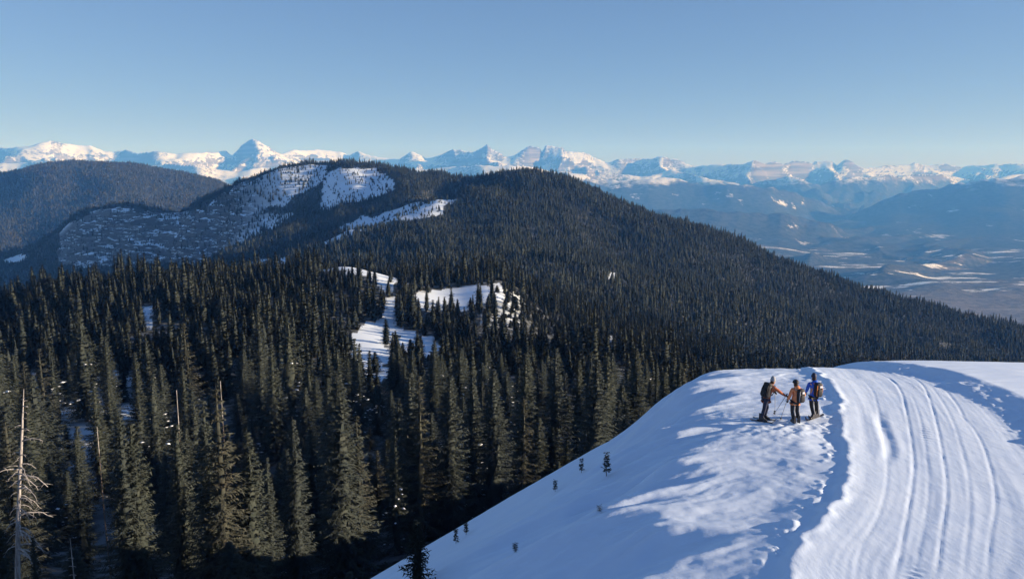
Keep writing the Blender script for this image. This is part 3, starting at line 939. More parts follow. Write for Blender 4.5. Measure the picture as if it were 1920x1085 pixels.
# mid and far prototypes live in collections of their own, instanced by the forest objects
def proto_collection(name, specs, needles=None):
    col = bpy.data.collections.new(name)
    for i, sp in enumerate(specs):
        V, F, tips = spruce_arrays(**sp)
        TV, TF = cone_trunk(sp['h'], 0.22, 0.0, 5, 3)
        quad = TF
        tri = np.concatenate([quad[:, [0, 1, 2]], quad[:, [0, 2, 3]]]) + len(V)
        FF = np.concatenate([F, tri]); mi = np.concatenate([np.zeros(len(F), int), np.ones(len(tri), int)])
        tn = TV * np.array([1, 1, 0.0]); tn /= (np.linalg.norm(tn, axis=1, keepdims=True) + 1e-9)
        me = mesh_np("%s_%d" % (name, i), np.concatenate([V, TV]), FF, [needles or M_NEEDLE_FAR, M_BARK], True, None, mi, np.concatenate([needle_normals(V, F, sp['h'], sp['R'], i), tn]))
        col.objects.link(bpy.data.objects.new("%s_%d" % (name, i), me))
    return col
COL_MID = proto_collection("conifer_mid", [dict(seed=300 + i, h=16.0, R=(2.5, 2.0, 2.7, 1.8, 2.2)[i], whorls=28, nb=7, twigs=5, tw_len=0.85, tw_wid=0.30, core=0.5, droop=1.0, gaps=0.10) for i in range(5)], M_NEEDLE_MID)
COL_FAR = proto_collection("conifer_far", [dict(seed=400 + i, h=16.0, R=(2.2, 1.8, 2.4, 2.0)[i], whorls=13, nb=6, twigs=1, tw_len=1.6, tw_wid=0.9, core=0.62, droop=1.0, gaps=0.05) for i in range(4)])

COL_ROUND = proto_collection('conifer_round', [dict(seed=420 + i, h=16.0, R=(2.6, 2.2, 3.0)[i], whorls=9, nb=6, twigs=1, tw_len=1.9, tw_wid=1.2, core=0.7, droop=1.0, gaps=0.05) for i in range(3)], M_NEEDLE_GREY)

def forest_object(name, pts, hs, ws, col, nproto, seed, label):
    rs = np.random.RandomState(seed)
    n = len(pts)
    me = bpy.data.meshes.new(name)
    me.vertices.add(n); me.vertices.foreach_set('co', np.ascontiguousarray(pts, dtype=np.float32).ravel())
    at = me.attributes.new('spin', 'FLOAT', 'POINT'); at.data.foreach_set('value', (rs.rand(n) * 6.283).astype(np.float32))
    at = me.attributes.new('size', 'FLOAT_VECTOR', 'POINT'); at.data.foreach_set('vector', np.stack([ws, ws, hs / 16.0], 1).astype(np.float32).ravel())
    at = me.attributes.new('which', 'INT', 'POINT'); at.data.foreach_set('value', rs.randint(0, nproto, n).astype(np.int32))
    o = link(bpy.data.objects.new(name, me))
    ng = bpy.data.node_groups.new(name + "_scatter", 'GeometryNodeTree')
    ng.interface.new_socket("Geometry", in_out='INPUT', socket_type='NodeSocketGeometry')
    ng.interface.new_socket("Geometry", in_out='OUTPUT', socket_type='NodeSocketGeometry')
    nn = ng.nodes; ll = ng.links
    gi = nn.new('NodeGroupInput'); go = nn.new('NodeGroupOutput')
    ci = nn.new('GeometryNodeCollectionInfo'); ci.inputs['Collection'].default_value = col
    ci.inputs['Separate Children'].default_value = True; ci.inputs['Reset Children'].default_value = True
    ip = nn.new('GeometryNodeInstanceOnPoints'); ip.inputs['Pick Instance'].default_value = True
    def na(nm, ty):
        a = nn.new('GeometryNodeInputNamedAttribute'); a.data_type = ty; a.inputs['Name'].default_value = nm
        return [s for s in a.outputs if s.enabled and s.name == 'Attribute'][0]
    cx = nn.new('ShaderNodeCombineXYZ')
    ll.new(na('spin', 'FLOAT'), cx.inputs['Z'])
    ll.new(gi.outputs[0], ip.inputs['Points'])
    ll.new(ci.outputs[0], ip.inputs['Instance'])
    ll.new(na('which', 'INT'), ip.inputs['Instance Index'])
    ll.new(cx.outputs[0], ip.inputs['Rotation'])
    ll.new(na('size', 'FLOAT_VECTOR'), ip.inputs['Scale'])
    ll.new(ip.outputs[0], go.inputs[0])
    md = o.modifiers.new("scatter", 'NODES'); md.node_group = ng
    o['kind'] = 'stuff'; o['label'] = label; o['category'] = 'forest'
    return o

# ---- where trees stand
def scatter(y0, y1, step, umin, umax, seed, hmean):
    rs = np.random.RandomState(seed)
    xs = np.arange(umin * y1, umax * y1, step); ys = np.arange(y0, y1, step)
    X, Y = np.meshgrid(xs, ys)
    X = X + (rs.rand(*X.shape) - 0.5) * step * 0.95; Y = Y + (rs.rand(*Y.shape) - 0.5) * step * 0.95
    X = X.ravel(); Y = Y.ravel()
    m = (X / Y > umin) & (X / Y < umax) & (Y > y0) & (Y < y1)
    X, Y = X[m], Y[m]
    Z = mid_z(X, Y)
    hh = hmean * np.clip(0.88 + 0.31 * rs.randn(len(X)), 0.30, 1.6)
    hh *= 0.95 + 0.38 * fbm(X / 34.0, Y / 34.0, 2, 77)
    d = density(X, Y, Z)
    d = np.minimum(d, np.maximum(density(X, Y, Z + hh * 0.40), 0.45))      # keep the clearings open to view from this side of the hill
    d = d * np.clip(0.2 + 3.2 * (vnoise(X / 17.0, Y / 17.0, 55) - 0.16), np.interp(Y, [150, 700, 1200], [0.12, 0.35, 0.7]), 1.0)
    hh = np.where(d < 0.3, hh * (0.45 + 0.35 * rs.rand(len(X))), hh)
    pxb, _ = proj(X, Y, Z)
    hh = np.where((pxb > 930) & (pxb < 1060) & (Y > 370) & (Y < 500) | (pxb > 742) & (pxb < 800) & (Y > 480) & (Y < 580), hh * 0.5, hh)   # young growth round the two knolls
    keep = rs.rand(len(X)) < d
    # bare snow of the spur
    _, s, r, _a = spur(X, Y)
    keep &= ~((Y < 58) | ((s < 27) & (Y < 62)))
    px, pt = proj(X, Y, Z + hh)
    keep &= ~((px > 1290) & (Y < 420) & (pt < np.interp(px, [1290, 1330, 1420], [655, 668, 700])))
    keep &= ~((px > 560) & (px < 1290) & (Y < 270) & (pt < np.interp(px, [560, 700, 900, 1100, 1300], [590, 640, 625, 648, 668])))
    # leave out what lies well behind the hills
    E = (MZ - CZ) / RR[:, None]
    run = np.maximum.accumulate(E, axis=0)
    i = np.clip(np.searchsorted(AZ, X / Y), 0, len(AZ) - 1); j = np.clip(np.searchsorted(RR, Y) - 2, 0, len(RR) - 1)
    keep &= ((Z + hh - CZ) / Y) > run[j, i] - 0.006
    return X[keep], Y[keep], Z[keep], hh[keep]

# hand-placed foreground trees: x, top y, base y in the photograph, distance, kind, variant, width, label
FRONT = [
    (222, 768, 1120, 71, 'full', 0, 0.86, "dense olive spruce with the taller of two tips, right of the dead snag"),
    (243, 782, 1120, 71.6, 'full', 1, 0.80, "spruce forming the shorter of two close tips right of the dead snag"),
    (330, 790, 1085, 80, 'full', 2, 0.80, "narrow dense spruce with a bare dead spike rising from its tip"),
    (404, 712, 1110, 74, 'loose', 0, 1.0, "tall brownish spruce with a pale dead stick beside its tip"),
    (380, 742, 1110, 76, 'slim', 0, 0.95, "tall dark spruce leaning close to the brownish spruce"),
    (462, 800, 1100, 77, 'full', 1, 0.92, "broad olive spruce with long lower branches beside the brownish spruce"),
    (548, 775, 1055, 86, 'slim', 1, 0.95, "slim ragged spruce standing alone between two dark gaps"),
    (632, 690, 1020, 92, 'full', 0, 1.12, "largest spruce of the front row, sunlit down its right side"),
    (668, 770, 1010, 95, 'loose', 1, 0.9, "thin brownish spruce tucked behind the largest front spruce"),
    (740, 800, 1000, 100, 'snowy', 0, 0.9, "dark snow-dusted spruce above the little shaded spruce"),
    (785, 700, 985, 103, 'loose', 2, 1.0, "open brownish spruce behind the snow-dusted ones"),
    (843, 700, 972, 105, 'full', 1, 1.0, "well lit conical spruce rising beside the shaded snow edge"),
    (885, 690, 960, 112, 'snowy', 1, 1.0, "snow-dusted spruce in shade beside the conical lit spruce"),
    (925, 690, 945, 110, 'full', 2, 1.0, "tall grey-green spruce with snow at its foot by the slope edge"),
    (985, 655, 925, 118, 'full', 0, 1.08, "tall full spruce overlapping the upper slope edge"),
    (1042, 650, 900, 124, 'slim', 2, 1.15, "tall slender spruce behind the slope edge, sunlit right side"),
    (1085, 668, 885, 128, 'full', 1, 0.9, "medium spruce behind the slope edge beside the slender one"),
    (1140, 690, 860, 138, 'slim', 0, 1.0, "shorter slim spruce peeking above the convex snow edge"),
    (1193, 650, 840, 148, 'full', 2, 1.05, "dark spruce with a full crown where the snow edge bulges"),
    (1262, 665, 800, 168, 'loose', 1, 1.1, "last spruce of the row, just over the snow shoulder"),
    (1232, 680, 820, 160, 'slim', 1, 1.0, "narrow spruce between the last two trees of the row"),
    (500, 855, 1040, 84, 'slim', 2, 0.8, "small thin spruce in the dark gap behind the front row"),
    (140, 815, 1000, 100, 'slim', 1, 0.8, "small dim spruce in the dark hollow behind the dead snag"),
    (-12, 925, 1130, 62, 'full', 2, 0.8, "spruce crown cut by the frame behind the dead snag"),
    (60, 1000, 1150, 58, 'full', 0, 0.62, "short bushy spruce at the foot of the dead snag"),
]
front_xy = []
for (px, pt, pb, Y, kind, v, w, lab) in FRONT:
    x, y, zt = P(px, pt, Y)
    zb = float(mid_z(np.array([x]), np.array([y]))[0])
    front_xy.append((x, y))
    add_tree(kind, v, x, y, zb - 0.15, zt - zb + 0.15, w * 1.12 * (zt - zb) / 18.0, px * 0.37, lab)
front_xy = np.array(front_xy)
fpx = np.array([q[0] for q in FRONT], float); fY = np.array([q[3] for q in FRONT], float)
SHORT = ["the taller of the twin-tipped spruces", "the shorter of the twin-tipped spruces", "the narrow spruce with a dead spike", "the tall brownish front spruce", "the dark spruce hugging the brownish one",
         "the broad olive spruce", "the slim ragged front spruce", "the largest front spruce", "the thin spruce by the largest one", "the snow-dusted spruce above the little spruce", "the open brownish spruce",
         "the conical lit spruce", "the shaded snow-dusted spruce", "the grey-green spruce by the slope", "the full spruce over the slope edge", "the tall slender spruce", "the medium spruce by the slender one",
         "the short slim spruce at the snow edge", "the dark spruce at the snow bulge", "the last spruce of the row", "the narrow spruce near the row's end", "the small thin spruce in the gap",
         "the small dim spruce in the hollow", "the cut-off spruce behind the snag", "the bushy spruce at the snag's foot"]

X1, Y1, Z1, H1 = scatter(58, 210, 6.8, -0.76, 0.42, 11, 18.0)
X2, Y2, Z2, H2 = scatter(210, 720, 6.1, -0.76, 0.80, 12, 14.5)
X3, Y3, Z3, H3 = scatter(720, 2300, 6.0, -0.76, 0.80, 13, 12.5)
X4, Y4, Z4, H4 = scatter(2300, 4900, 9.5, -0.76, -0.05, 14, 16.0)
# keep clear of the hand-placed trees and of the line of sight to the front row
dmin = np.min(np.hypot(X1[:, None] - front_xy[None, :, 0], Y1[:, None] - front_xy[None, :, 1]), axis=1)
px1, pt1 = proj(X1, Y1, Z1 + H1)
ok = (dmin > 3.0) & ~((Y1 < 92) & (px1 > 130) & (px1 < 720) & (pt1 < 1000)) & ~((Y1 < 104) & (px1 > 700) & (px1 < 1000)) & ~((Y1 < 90) & (pt1 < 960))
X1, Y1, Z1, H1 = X1[ok], Y1[ok], Z1[ok], H1[ok]
px1, pt1 = px1[ok], pt1[ok]
inview = (px1 > -60) & (px1 < 1980) & (pt1 < 1110)
order = np.argsort(np.where(inview, Y1, 1e9) / H1)
N_SINGLE = 262
single = order[:N_SINGLE]; rest = order[N_SINGLE:]
rs = np.random.RandomState(8)
kinds = ['full', 'slim', 'loose', 'snowy']
LAB = {'full': "full dense spruce", 'slim': "slim pointed spruce", 'loose': "thin-crowned brownish spruce", 'snowy': "snow-dusted spruce"}
for i in single:
    kd = kinds[rs.choice(4, p=[0.42, 0.30, 0.12, 0.16])]
    if H1[i] < 11:
        size = "short "
    elif H1[i] > 21:
        size = "very tall "
    else:
        size = ""
    j = int(np.argmin(np.abs(fpx - px1[i]) + 2.0 * np.maximum(0, fY - Y1[i] + 3)))
    gap = Y1[i] - fY[j]
    near_word = "beside" if gap < 6 else "close behind" if gap < 28 else "behind" if gap < 60 else "far behind"
    lab = size + LAB[kd] + " " + near_word + " " + SHORT[j]
    add_tree(kd, int(rs.randint(3)), X1[i], Y1[i], Z1[i] - 0.2, H1[i], (0.58 + 0.92 * H1[i] / 17.0) + 0.1 * rs.randn(), rs.rand() * 6.28, lab, group=lab)

def wfun(hh, seed):
    r_ = np.random.RandomState(seed)
    return np.clip(0.70 + 0.60 * hh / 14.0 + 0.20 * r_.randn(len(hh)), 0.5, 2.2)
Xa = np.concatenate([X1[rest], X2]); Ya = np.concatenate([Y1[rest], Y2]); Za = np.concatenate([Z1[rest], Z2]); Ha = np.concatenate([H1[rest], H2])
forest_object("spruce_forest", np.stack([Xa, Ya, Za - 0.3], 1), Ha, wfun(Ha, 1) * 1.22, COL_MID, 5, 21, "dark spruce forest on the benches with snowy clearings")
forest_object("hill_forest", np.stack([X3, Y3, Z3 - 0.4], 1), H3, wfun(H3, 2) * 1.15, COL_FAR, 4, 22, "dense conifer forest covering the long central hill and cliff ridge")
forest_object("round_hill_forest", np.stack([X4, Y4, Z4 - 0.5], 1), H4, wfun(H4, 3) * 1.35, COL_ROUND, 3, 23, "conifer forest covering the rounded hill at the far left")

# ------------------------------------------------------------------ dead trees, saplings
def tube(path, rad, seg=6, cap=True):
    """tapered tube along a path"""
    path = [np.array(p, float) for p in path]
    V = []; F = []
    n = len(path)
    for i, p in enumerate(path):
        d = path[min(i + 1, n - 1)] - path[max(i - 1, 0)]
        d = d / (np.linalg.norm(d) + 1e-9)
        up = np.array([0, 0, 1.0]) if abs(d[2]) < 0.9 else np.array([1.0, 0, 0])
        a = np.cross(d, up); a /= np.linalg.norm(a); b = np.cross(d, a)
        for j in range(seg):
            t = 6.28318 * j / seg
            V.append(p + (a * math.cos(t) + b * math.sin(t)) * rad[i])
    for i in range(n - 1):
        for j in range(seg):
            q = (i * seg + j, i * seg + (j + 1) % seg, (i + 1) * seg + (j + 1) % seg, (i + 1) * seg + j)
            F += [(q[0], q[1], q[2]), (q[0], q[2], q[3])]
    if cap:
        V.append(path[0]); V.append(path[-1]); c0 = len(V) - 2; c1 = c0 + 1
        for j in range(seg):
            F.append((c0, (j + 1) % seg, j)); F.append((c1, (n - 1) * seg + j, (n - 1) * seg + (j + 1) % seg))
    return np.array(V), np.array(F)

def join(parts):
    V = []; F = []; n = 0
    for v, f in parts:
        V.append(v); F.append(np.asarray(f) + n); n += len(v)
    return np.concatenate(V), np.concatenate(F)

def thing(name, label, cat, loc, rotz=0.0, group=None):
    e = bpy.data.objects.new(name, None); link(e)
    e.location = loc; e.rotation_euler = (0, 0, rotz); e.empty_display_size = 0.3
    e['label'] = label; e['category'] = cat
    if group:
        e['group'] = group
    return e

def part(name, VF, mt, parent, smooth=True):
    o = bpy.data.objects.new(name, mesh_np(name, VF[0], VF[1], [mt], smooth))
    return link(o, parent)

def tree_ground(x, y):
    return float(H(np.array([x]), np.array([y]))[0])

def dead_tree(px, top, Y, label, lean=0.0, r0=0.16, branches=(), seed=0, curve=0.0, span=None, thick=1.0, split=None):
    rs = np.random.RandomState(seed)
    x, y, zt = P(px, top, Y)
    zb = tree_ground(x, y)
    h = zt - zb
    e = thing("dead_tree", label, "dead tree", (x - lean * h, y, zb))
    def ax(t):
        return np.array([lean * h * t + curve * math.sin(t * 9) * 0.12 + curve * 0.5 * t ** 6, curve * 0.08 * math.cos(t * 7), h * t])
    tt = np.linspace(-0.03, 1.0, 16)
    rad = lambda t: r0 * (1 - max(t, 0)) ** 0.8 * (1 + 0.12 * rs.randn()) + 0.018
    if split is None:
        part("trunk", tube([ax(t) for t in tt], [rad(t) for t in tt], 7), M_DEAD, e)
    else:                                     # stem in the darker bark colour, paler wood above
        ts = np.linspace(-0.03, split, 12); part("trunk", tube([ax(t) for t in ts], [rad(t) for t in ts], 7), M_BARK, e)
        ts = np.linspace(split - 0.005, 1.0, 6); part("bare_top", tube([ax(t) for t in ts], [rad(t) + 0.01 for t in ts], 7), M_DEAD, e)
    for (t, side, L, drp) in branches:
        if span:
            t = 1 - (1 - t) * span / h
        a = (0.0 if side > 0 else math.pi) + rs.randn() * 0.45
        d = np.array([math.cos(a), math.sin(a) - 0.25, 0.0]); d /= np.linalg.norm(d)
        base = ax(t)
        pts = []
        for q in np.linspace(0, 1, 8):
            pts.append(base + d * L * (q - 0.12 * drp * q * q) + np.array([0, 0, L * (0.16 * math.sin(q * 2.2) - drp * q * q * 0.62)]) + rs.randn(3) * 0.015 * L * q)
        rb = (0.022 + 0.013 * L) * thick
        pieces = [tube(pts, [rb * (1 - 0.75 * q) for q in np.linspace(0, 1, 8)], 5)]
        for k in range(int(1 + L * 4)):
            i = rs.randint(2, 8)
            tw = rs.randn(3) * np.array([1, 1, 0.6]) + d * 0.7 + np.array([0, 0, -0.5]); tw /= np.linalg.norm(tw)
            tl = L * (0.10 + 0.18 * rs.rand())
            pieces.append(tube([pts[i], pts[i] + tw * tl * 0.5, pts[i] + tw * tl + np.array([0, 0, -0.06 * tl])], [0.016, 0.012, 0.005], 4, False))
        part("branch", join(pieces), M_DEAD, e)
    return e

BR = [(0.035, 1, 2.6, 1.0), (0.06, 1, 2.9, 0.85), (0.075, -1, 0.9, 1.0), (0.14, 1, 2.5, 0.75), (0.15, -1, 0.7, 1.2), (0.17, 1, 2.3, 0.8), (0.21, 1, 1.9, 0.9), (0.225, -1, 1.0, 1.0), (0.26, 1, 2.2, 0.5),
      (0.30, 1, 1.5, 0.9), (0.31, -1, 0.6, 1.0), (0.345, 1, 1.9, 0.8), (0.36, 1, 1.4, 1.0), (0.40, -1, 0.6, 0.8), (0.425, 1, 1.9, 0.65), (0.45, -1, 0.8, 0.9), (0.475, 1, 1.6, 0.8), (0.49, 1, 2.1, 0.75), (0.505, -1, 0.9, 1.0),
      (0.535, -1, 1.3, 0.1), (0.545, 1, 1.7, 0.55), (0.59, -1, 0.5, 0.9), (0.62, 1, 0.55, 0.4), (0.63, -1, 0.6, 0.3), (0.70, 1, 1.5, 0.15), (0.725, 1, 0.5, 0.6), (0.77, 1, 1.0, 0.1), (0.79, -1, 0.4, 0.3),
      (0.83, 1, 0.35, 0.1), (0.865, 1, 0.4, 0.1), (0.90, 1, 0.65, 0.1), (0.93, 1, 0.25, 0.1), (0.95, 1, 0.22, 0.1)]
dead_tree(40, 729, 60, "tall bleached dead snag with drooping bare branches", 0.115, 0.30, [(t, sd, L * 1.25, d) for t, sd, L, d in BR] + [(t + 0.018, sd, L * 0.8, d * 1.1) for t, sd, L, d in BR[:22]], 3, 0.35, 15.0, 1.6)
dead_tree(180, 800, 82, "thin grey dead stick with a forked tip and one bare branch", -0.012, 0.085, [(0.80, 1, 0.8, 0.5), (0.97, -1, 0.2, 0.1), (0.98, 1, 0.15, 0.0)], 5, 0.2, None, 1.5, 0.86)
dead_tree(330, 731, 81, "slender dead spike behind the narrow dense spruce", 0.0, 0.075, [(0.80, -1, 0.25, 0.2), (0.86, 1, 0.2, 0.2)], 6, 0.1, None, 1.0, 0.82)
dead_tree(412, 714, 77, "slender dead stick slanting beside the brownish spruce tip", -0.012, 0.07, [(0.85, 1, 0.2, 0.2)], 7, 0.1, None, 1.0, 0.85)
dead_tree(130, 1008, 57, "short dead sapling with stubby bare twigs near the snag", -0.02, 0.07, [(t, sd, 0.3 + 0.25 * (1 - t), 0.15) for t in (0.55, 0.62, 0.68, 0.74, 0.8, 0.86) for sd in (-1, 1)], 8, 0.1)

def near_hit(px, py, y0=15.5, y1=46.0):
    """where the ray through (px, py) meets the fine snow mesh"""
    prev = None
    for Y in np.arange(y0, y1, 0.05):
        x, y, z = P(px, py, Y)
        g = near_z(x, y)
        if z <= g:
            return x, y, g
    return x, y, g

M_SAP = mat_needles("young_spruce_needles", (0.012, 0.018, 0.016), (0.030, 0.036, 0.026))
def sapling(px, top, base, label, seed, full=False, name="spruce_sapling"):
    x, y, z = near_hit(px, base)
    h = (base - top) / FPX * (y * CT + (CZ - z) * ST) * 1.06
    e = thing(name, label, "sapling", (x, y, z - 0.04), seed * 1.3)
    V, F, tips = spruce_arrays(seed, h, h * (0.30 if full else 0.24), 20 if full else 10, 8 if full else 6, 7 if full else 8, h * 0.10 if full else h * 0.12, h * 0.028 if full else h * 0.045, 0.3 if full else 0, 0, 0, 0.35, 0.05 if full else 0.25, 0.03 if full else 0.22)
    part("crown", (V, F), M_SAP, e, False)
    part("trunk", tube([(0, 0, -0.15), (0, 0, h * 0.5), (0, 0, h * 0.98)], [h * 0.02, h * 0.012, 0.004], 5), M_BARK, e)
    return e
sapling(1137, 848, 893, "largest bare-tipped sapling on the shaded snow slope", 501)
sapling(1090, 858, 886, "small bushy sapling beside the largest one on the slope", 502)
sapling(1041, 898, 921, "little lone sapling halfway down the shaded slope", 503)
sapling(874, 974, 1002, "thin sapling at the lower snow edge with a drooping twig", 504)
sapling(855, 990, 1018, "dark stubby sapling beside the thin one at the lower edge", 505)
sapling(966, 1016, 1035, "tiny twig of a sapling alone on the open shaded snow", 506)
sapling(1124, 945, 958, "tiny seedling barely showing above the smooth snow below the largest sapling", 508)
sapling(783, 975, 1098, "little dark spruce growing on the lower snow edge", 507, True, "young_spruce")
for px, top, Y, w, lab, sd in ((1645, 667, 50, 0.5, "green tip of a young spruce behind the track crest", 511), (1527, 682, 49, 0.3, "tiny spruce tip behind the crest by the blue jacket", 512),
                               (1868, 671, 48, 1.3, "low brushy spruce top behind the sunlit snow crest", 513), (1410, 690, 52, 0.35, "faint spruce tip behind the crest beside the bent skier", 514)):
    x, y, zt = P(px, top, Y)
    zb = tree_ground(x, y); h = zt - zb
    e = thing("young_spruce", lab, "sapling", (x, y, zb - 0.1), sd)
    V, F, tips = spruce_arrays(sd, h + 0.1, w * 0.9 + 0.25 * h, 16, 7, 6, 0.30, 0.09, 0.35, 0, 0, 0.6, 0.1, 0.05)
    part("crown", (V, F), M_NEEDLE, e, False)
    part("trunk", tube([(0, 0, -0.3), (0, 0, h * 0.95)], [0.06, 0.01], 5), M_BARK, e)
# ------------------------------------------------------------------ the three skiers
M_SKIN = mat_plain("skin", (0.48, 0.29, 0.21), 0.55, 0.3, 0.06, 40)
M_HAIR = mat_plain("hair", (0.05, 0.03, 0.02), 0.7, 0.2, 0.2, 60)
M_BLACK = mat_plain("black_nylon", (0.016, 0.017, 0.022), 0.6, 0.3, 0.3, 18)
M_NAVY = mat_plain("navy_shell", (0.020, 0.026, 0.055), 0.6, 0.3, 0.25, 9)
M_RUST = mat_plain("rust_shell", (0.38, 0.11, 0.045), 0.65, 0.25, 0.18, 9)
M_ORANGE = mat_plain("orange_shell", (0.70, 0.25, 0.11), 0.65, 0.25, 0.14, 9)
M_BLUE = mat_plain("blue_shell", (0.022, 0.11, 0.56), 0.6, 0.3, 0.2, 9)
M_GREY = mat_plain("grey_fabric", (0.30, 0.31, 0.33), 0.7, 0.2, 0.1, 20)
M_PALE = mat_plain("pale_fabric", (0.66, 0.66, 0.68), 0.7, 0.2, 0.05, 20)
M_STRAP = mat_plain("orange_webbing", (0.55, 0.20, 0.06), 0.7, 0.2)
M_BOOT = mat_plain("boot_plastic", (0.03, 0.03, 0.035), 0.35, 0.5)
M_ALU = mat_plain("pole_aluminium", (0.45, 0.47, 0.50), 0.4, 0.5)
M_SKI = mat_plain("ski_topsheet", (0.05, 0.05, 0.06), 0.4, 0.4, 0.3, 6)

def skin(name, chain, mt, parent, sub=2, root=0):
    """chain: list of (key, parent key or None, (x,y,z), (rx,ry)); grown with Skin + Subdivision"""
    idx = {c[0]: i for i, c in enumerate(chain)}
    me = bpy.data.meshes.new(name)
    me.from_pydata([c[2] for c in chain], [(idx[c[1]], i) for i, c in enumerate(chain) if c[1] is not None], [])
    o = link(bpy.data.objects.new(name, me), parent)
    me.materials.append(mt)
    md = o.modifiers.new("skin", 'SKIN'); md.use_smooth_shade = True; md.branch_smoothing = 0.6
    sv = me.skin_vertices[0].data
    for i, c in enumerate(chain):
        r = c[3] if isinstance(c[3], tuple) else (c[3], c[3])
        sv[i].radius = r
        sv[i].use_root = (i == root)
    sd = o.modifiers.new("smooth", 'SUBSURF'); sd.levels = sub; sd.render_levels = sub
    return o

def lerp(a, b, t):
    return tuple(a[i] + (b[i] - a[i]) * t for i in range(3))
def add(a, b):
    return tuple(a[i] + b[i] for i in range(3))

def ellipsoid(c, r, seg=14, rings=9, z0=-1.0, z1=1.0, shape=None):
    V = []; F = []
    for i in range(rings + 1):
        t = z0 + (z1 - z0) * i / rings
        rr = math.sqrt(max(0.0, 1 - t * t))
        for j in range(seg):
            a = 6.28318 * j / seg
            k = shape(t, a) if shape else 1.0
            V.append((c[0] + r[0] * rr * math.cos(a) * k, c[1] + r[1] * rr * math.sin(a) * k, c[2] + r[2] * t))
    for i in range(rings):
        for j in range(seg):
            q = (i * seg + j, i * seg + (j + 1) % seg, (i + 1) * seg + (j + 1) % seg, (i + 1) * seg + j)
            F += [(q[0], q[1], q[2]), (q[0], q[2], q[3])]
    return np.array(V, float), np.array(F)

def glove(name, hand, fwd, grip, mt, parent):
    """mitt of a hand closed round a pole grip: palm, four bent fingers of different length and a thumb from the side"""
    f = np.array(fwd, float); f /= np.linalg.norm(f)
    g = np.array(grip, float); g /= np.linalg.norm(g)
    s = np.cross(f, g); s /= np.linalg.norm(s)
    h = np.array(hand, float)
    ch = [('w', None, tuple(h - f * 0.07), 0.030), ('p', 'w', tuple(h), (0.040, 0.030)), ('k', 'p', tuple(h + f * 0.04), (0.042, 0.026))]
    for i, L in enumerate((0.85, 1.0, 0.95, 0.75)):
        o = h + f * 0.05 + g * (0.030 - 0.020 * i)
        ch.append(('a%d' % i, 'k', tuple(o), 0.011))
        ch.append(('b%d' % i, 'a%d' % i, tuple(o + f * 0.030 * L + s * 0.018), 0.010))
        ch.append(('c%d' % i, 'b%d' % i, tuple(o + f * 0.018 * L + s * 0.046 * L), 0.009))
        ch.append(('d%d' % i, 'c%d' % i, tuple(o - f * 0.008 * L + s * 0.050 * L), 0.008))
    ch.append(('t0', 'p', tuple(h + g * 0.035 + s * 0.015), 0.013))
    ch.append(('t1', 't0', tuple(h + g * 0.045 + s * 0.040 + f * 0.02), 0.011))
    ch.append(('t2', 't1', tuple(h + g * 0.035 + s * 0.055 + f * 0.045), 0.010))
    return skin(name, ch, mt, parent, 1)

def boot(ankle, toe_dir, parent):
    d = np.array([toe_dir[0], toe_dir[1], 0.0]); d /= np.linalg.norm(d)
    n = np.array([-d[1], d[0], 0.0])
    a = np.array([ankle[0], ankle[1], 0.0])
    z0 = ankle[2] - 0.10
    sole = [(-0.10, 0.045), (-0.06, 0.055), (0.04, 0.055), (0.13, 0.058), (0.19, 0.042), (0.21, 0.02)]
    V = []; F = []
    tops = [0.30, 0.30, 0.22, 0.11, 0.085, 0.06]
    for (q, w), tp in zip(sole, tops):
        for (sx, hz) in ((-1, 0.0), (-1, tp * 0.5), (-0.8, tp), (0.8, tp), (1, tp * 0.5), (1, 0.0)):
            p = a + d * q + n * w * sx
            V.append((p[0], p[1], z0 + hz))
    m = 6
    for i in range(len(sole) - 1):
        for j in range(m):
            q = (i * m + j, i * m + (j + 1) % m, (i + 1) * m + (j + 1) % m, (i + 1) * m + j)
            F += [(q[0], q[1], q[2]), (q[0], q[2], q[3])]
    for j in range(1, m - 1):
        F.append((0, j + 1, j)); e = (len(sole) - 1) * m; F.append((e, e + j, e + j + 1))
    return part("boot", (np.array(V), np.array(F)), M_BOOT, parent, False)

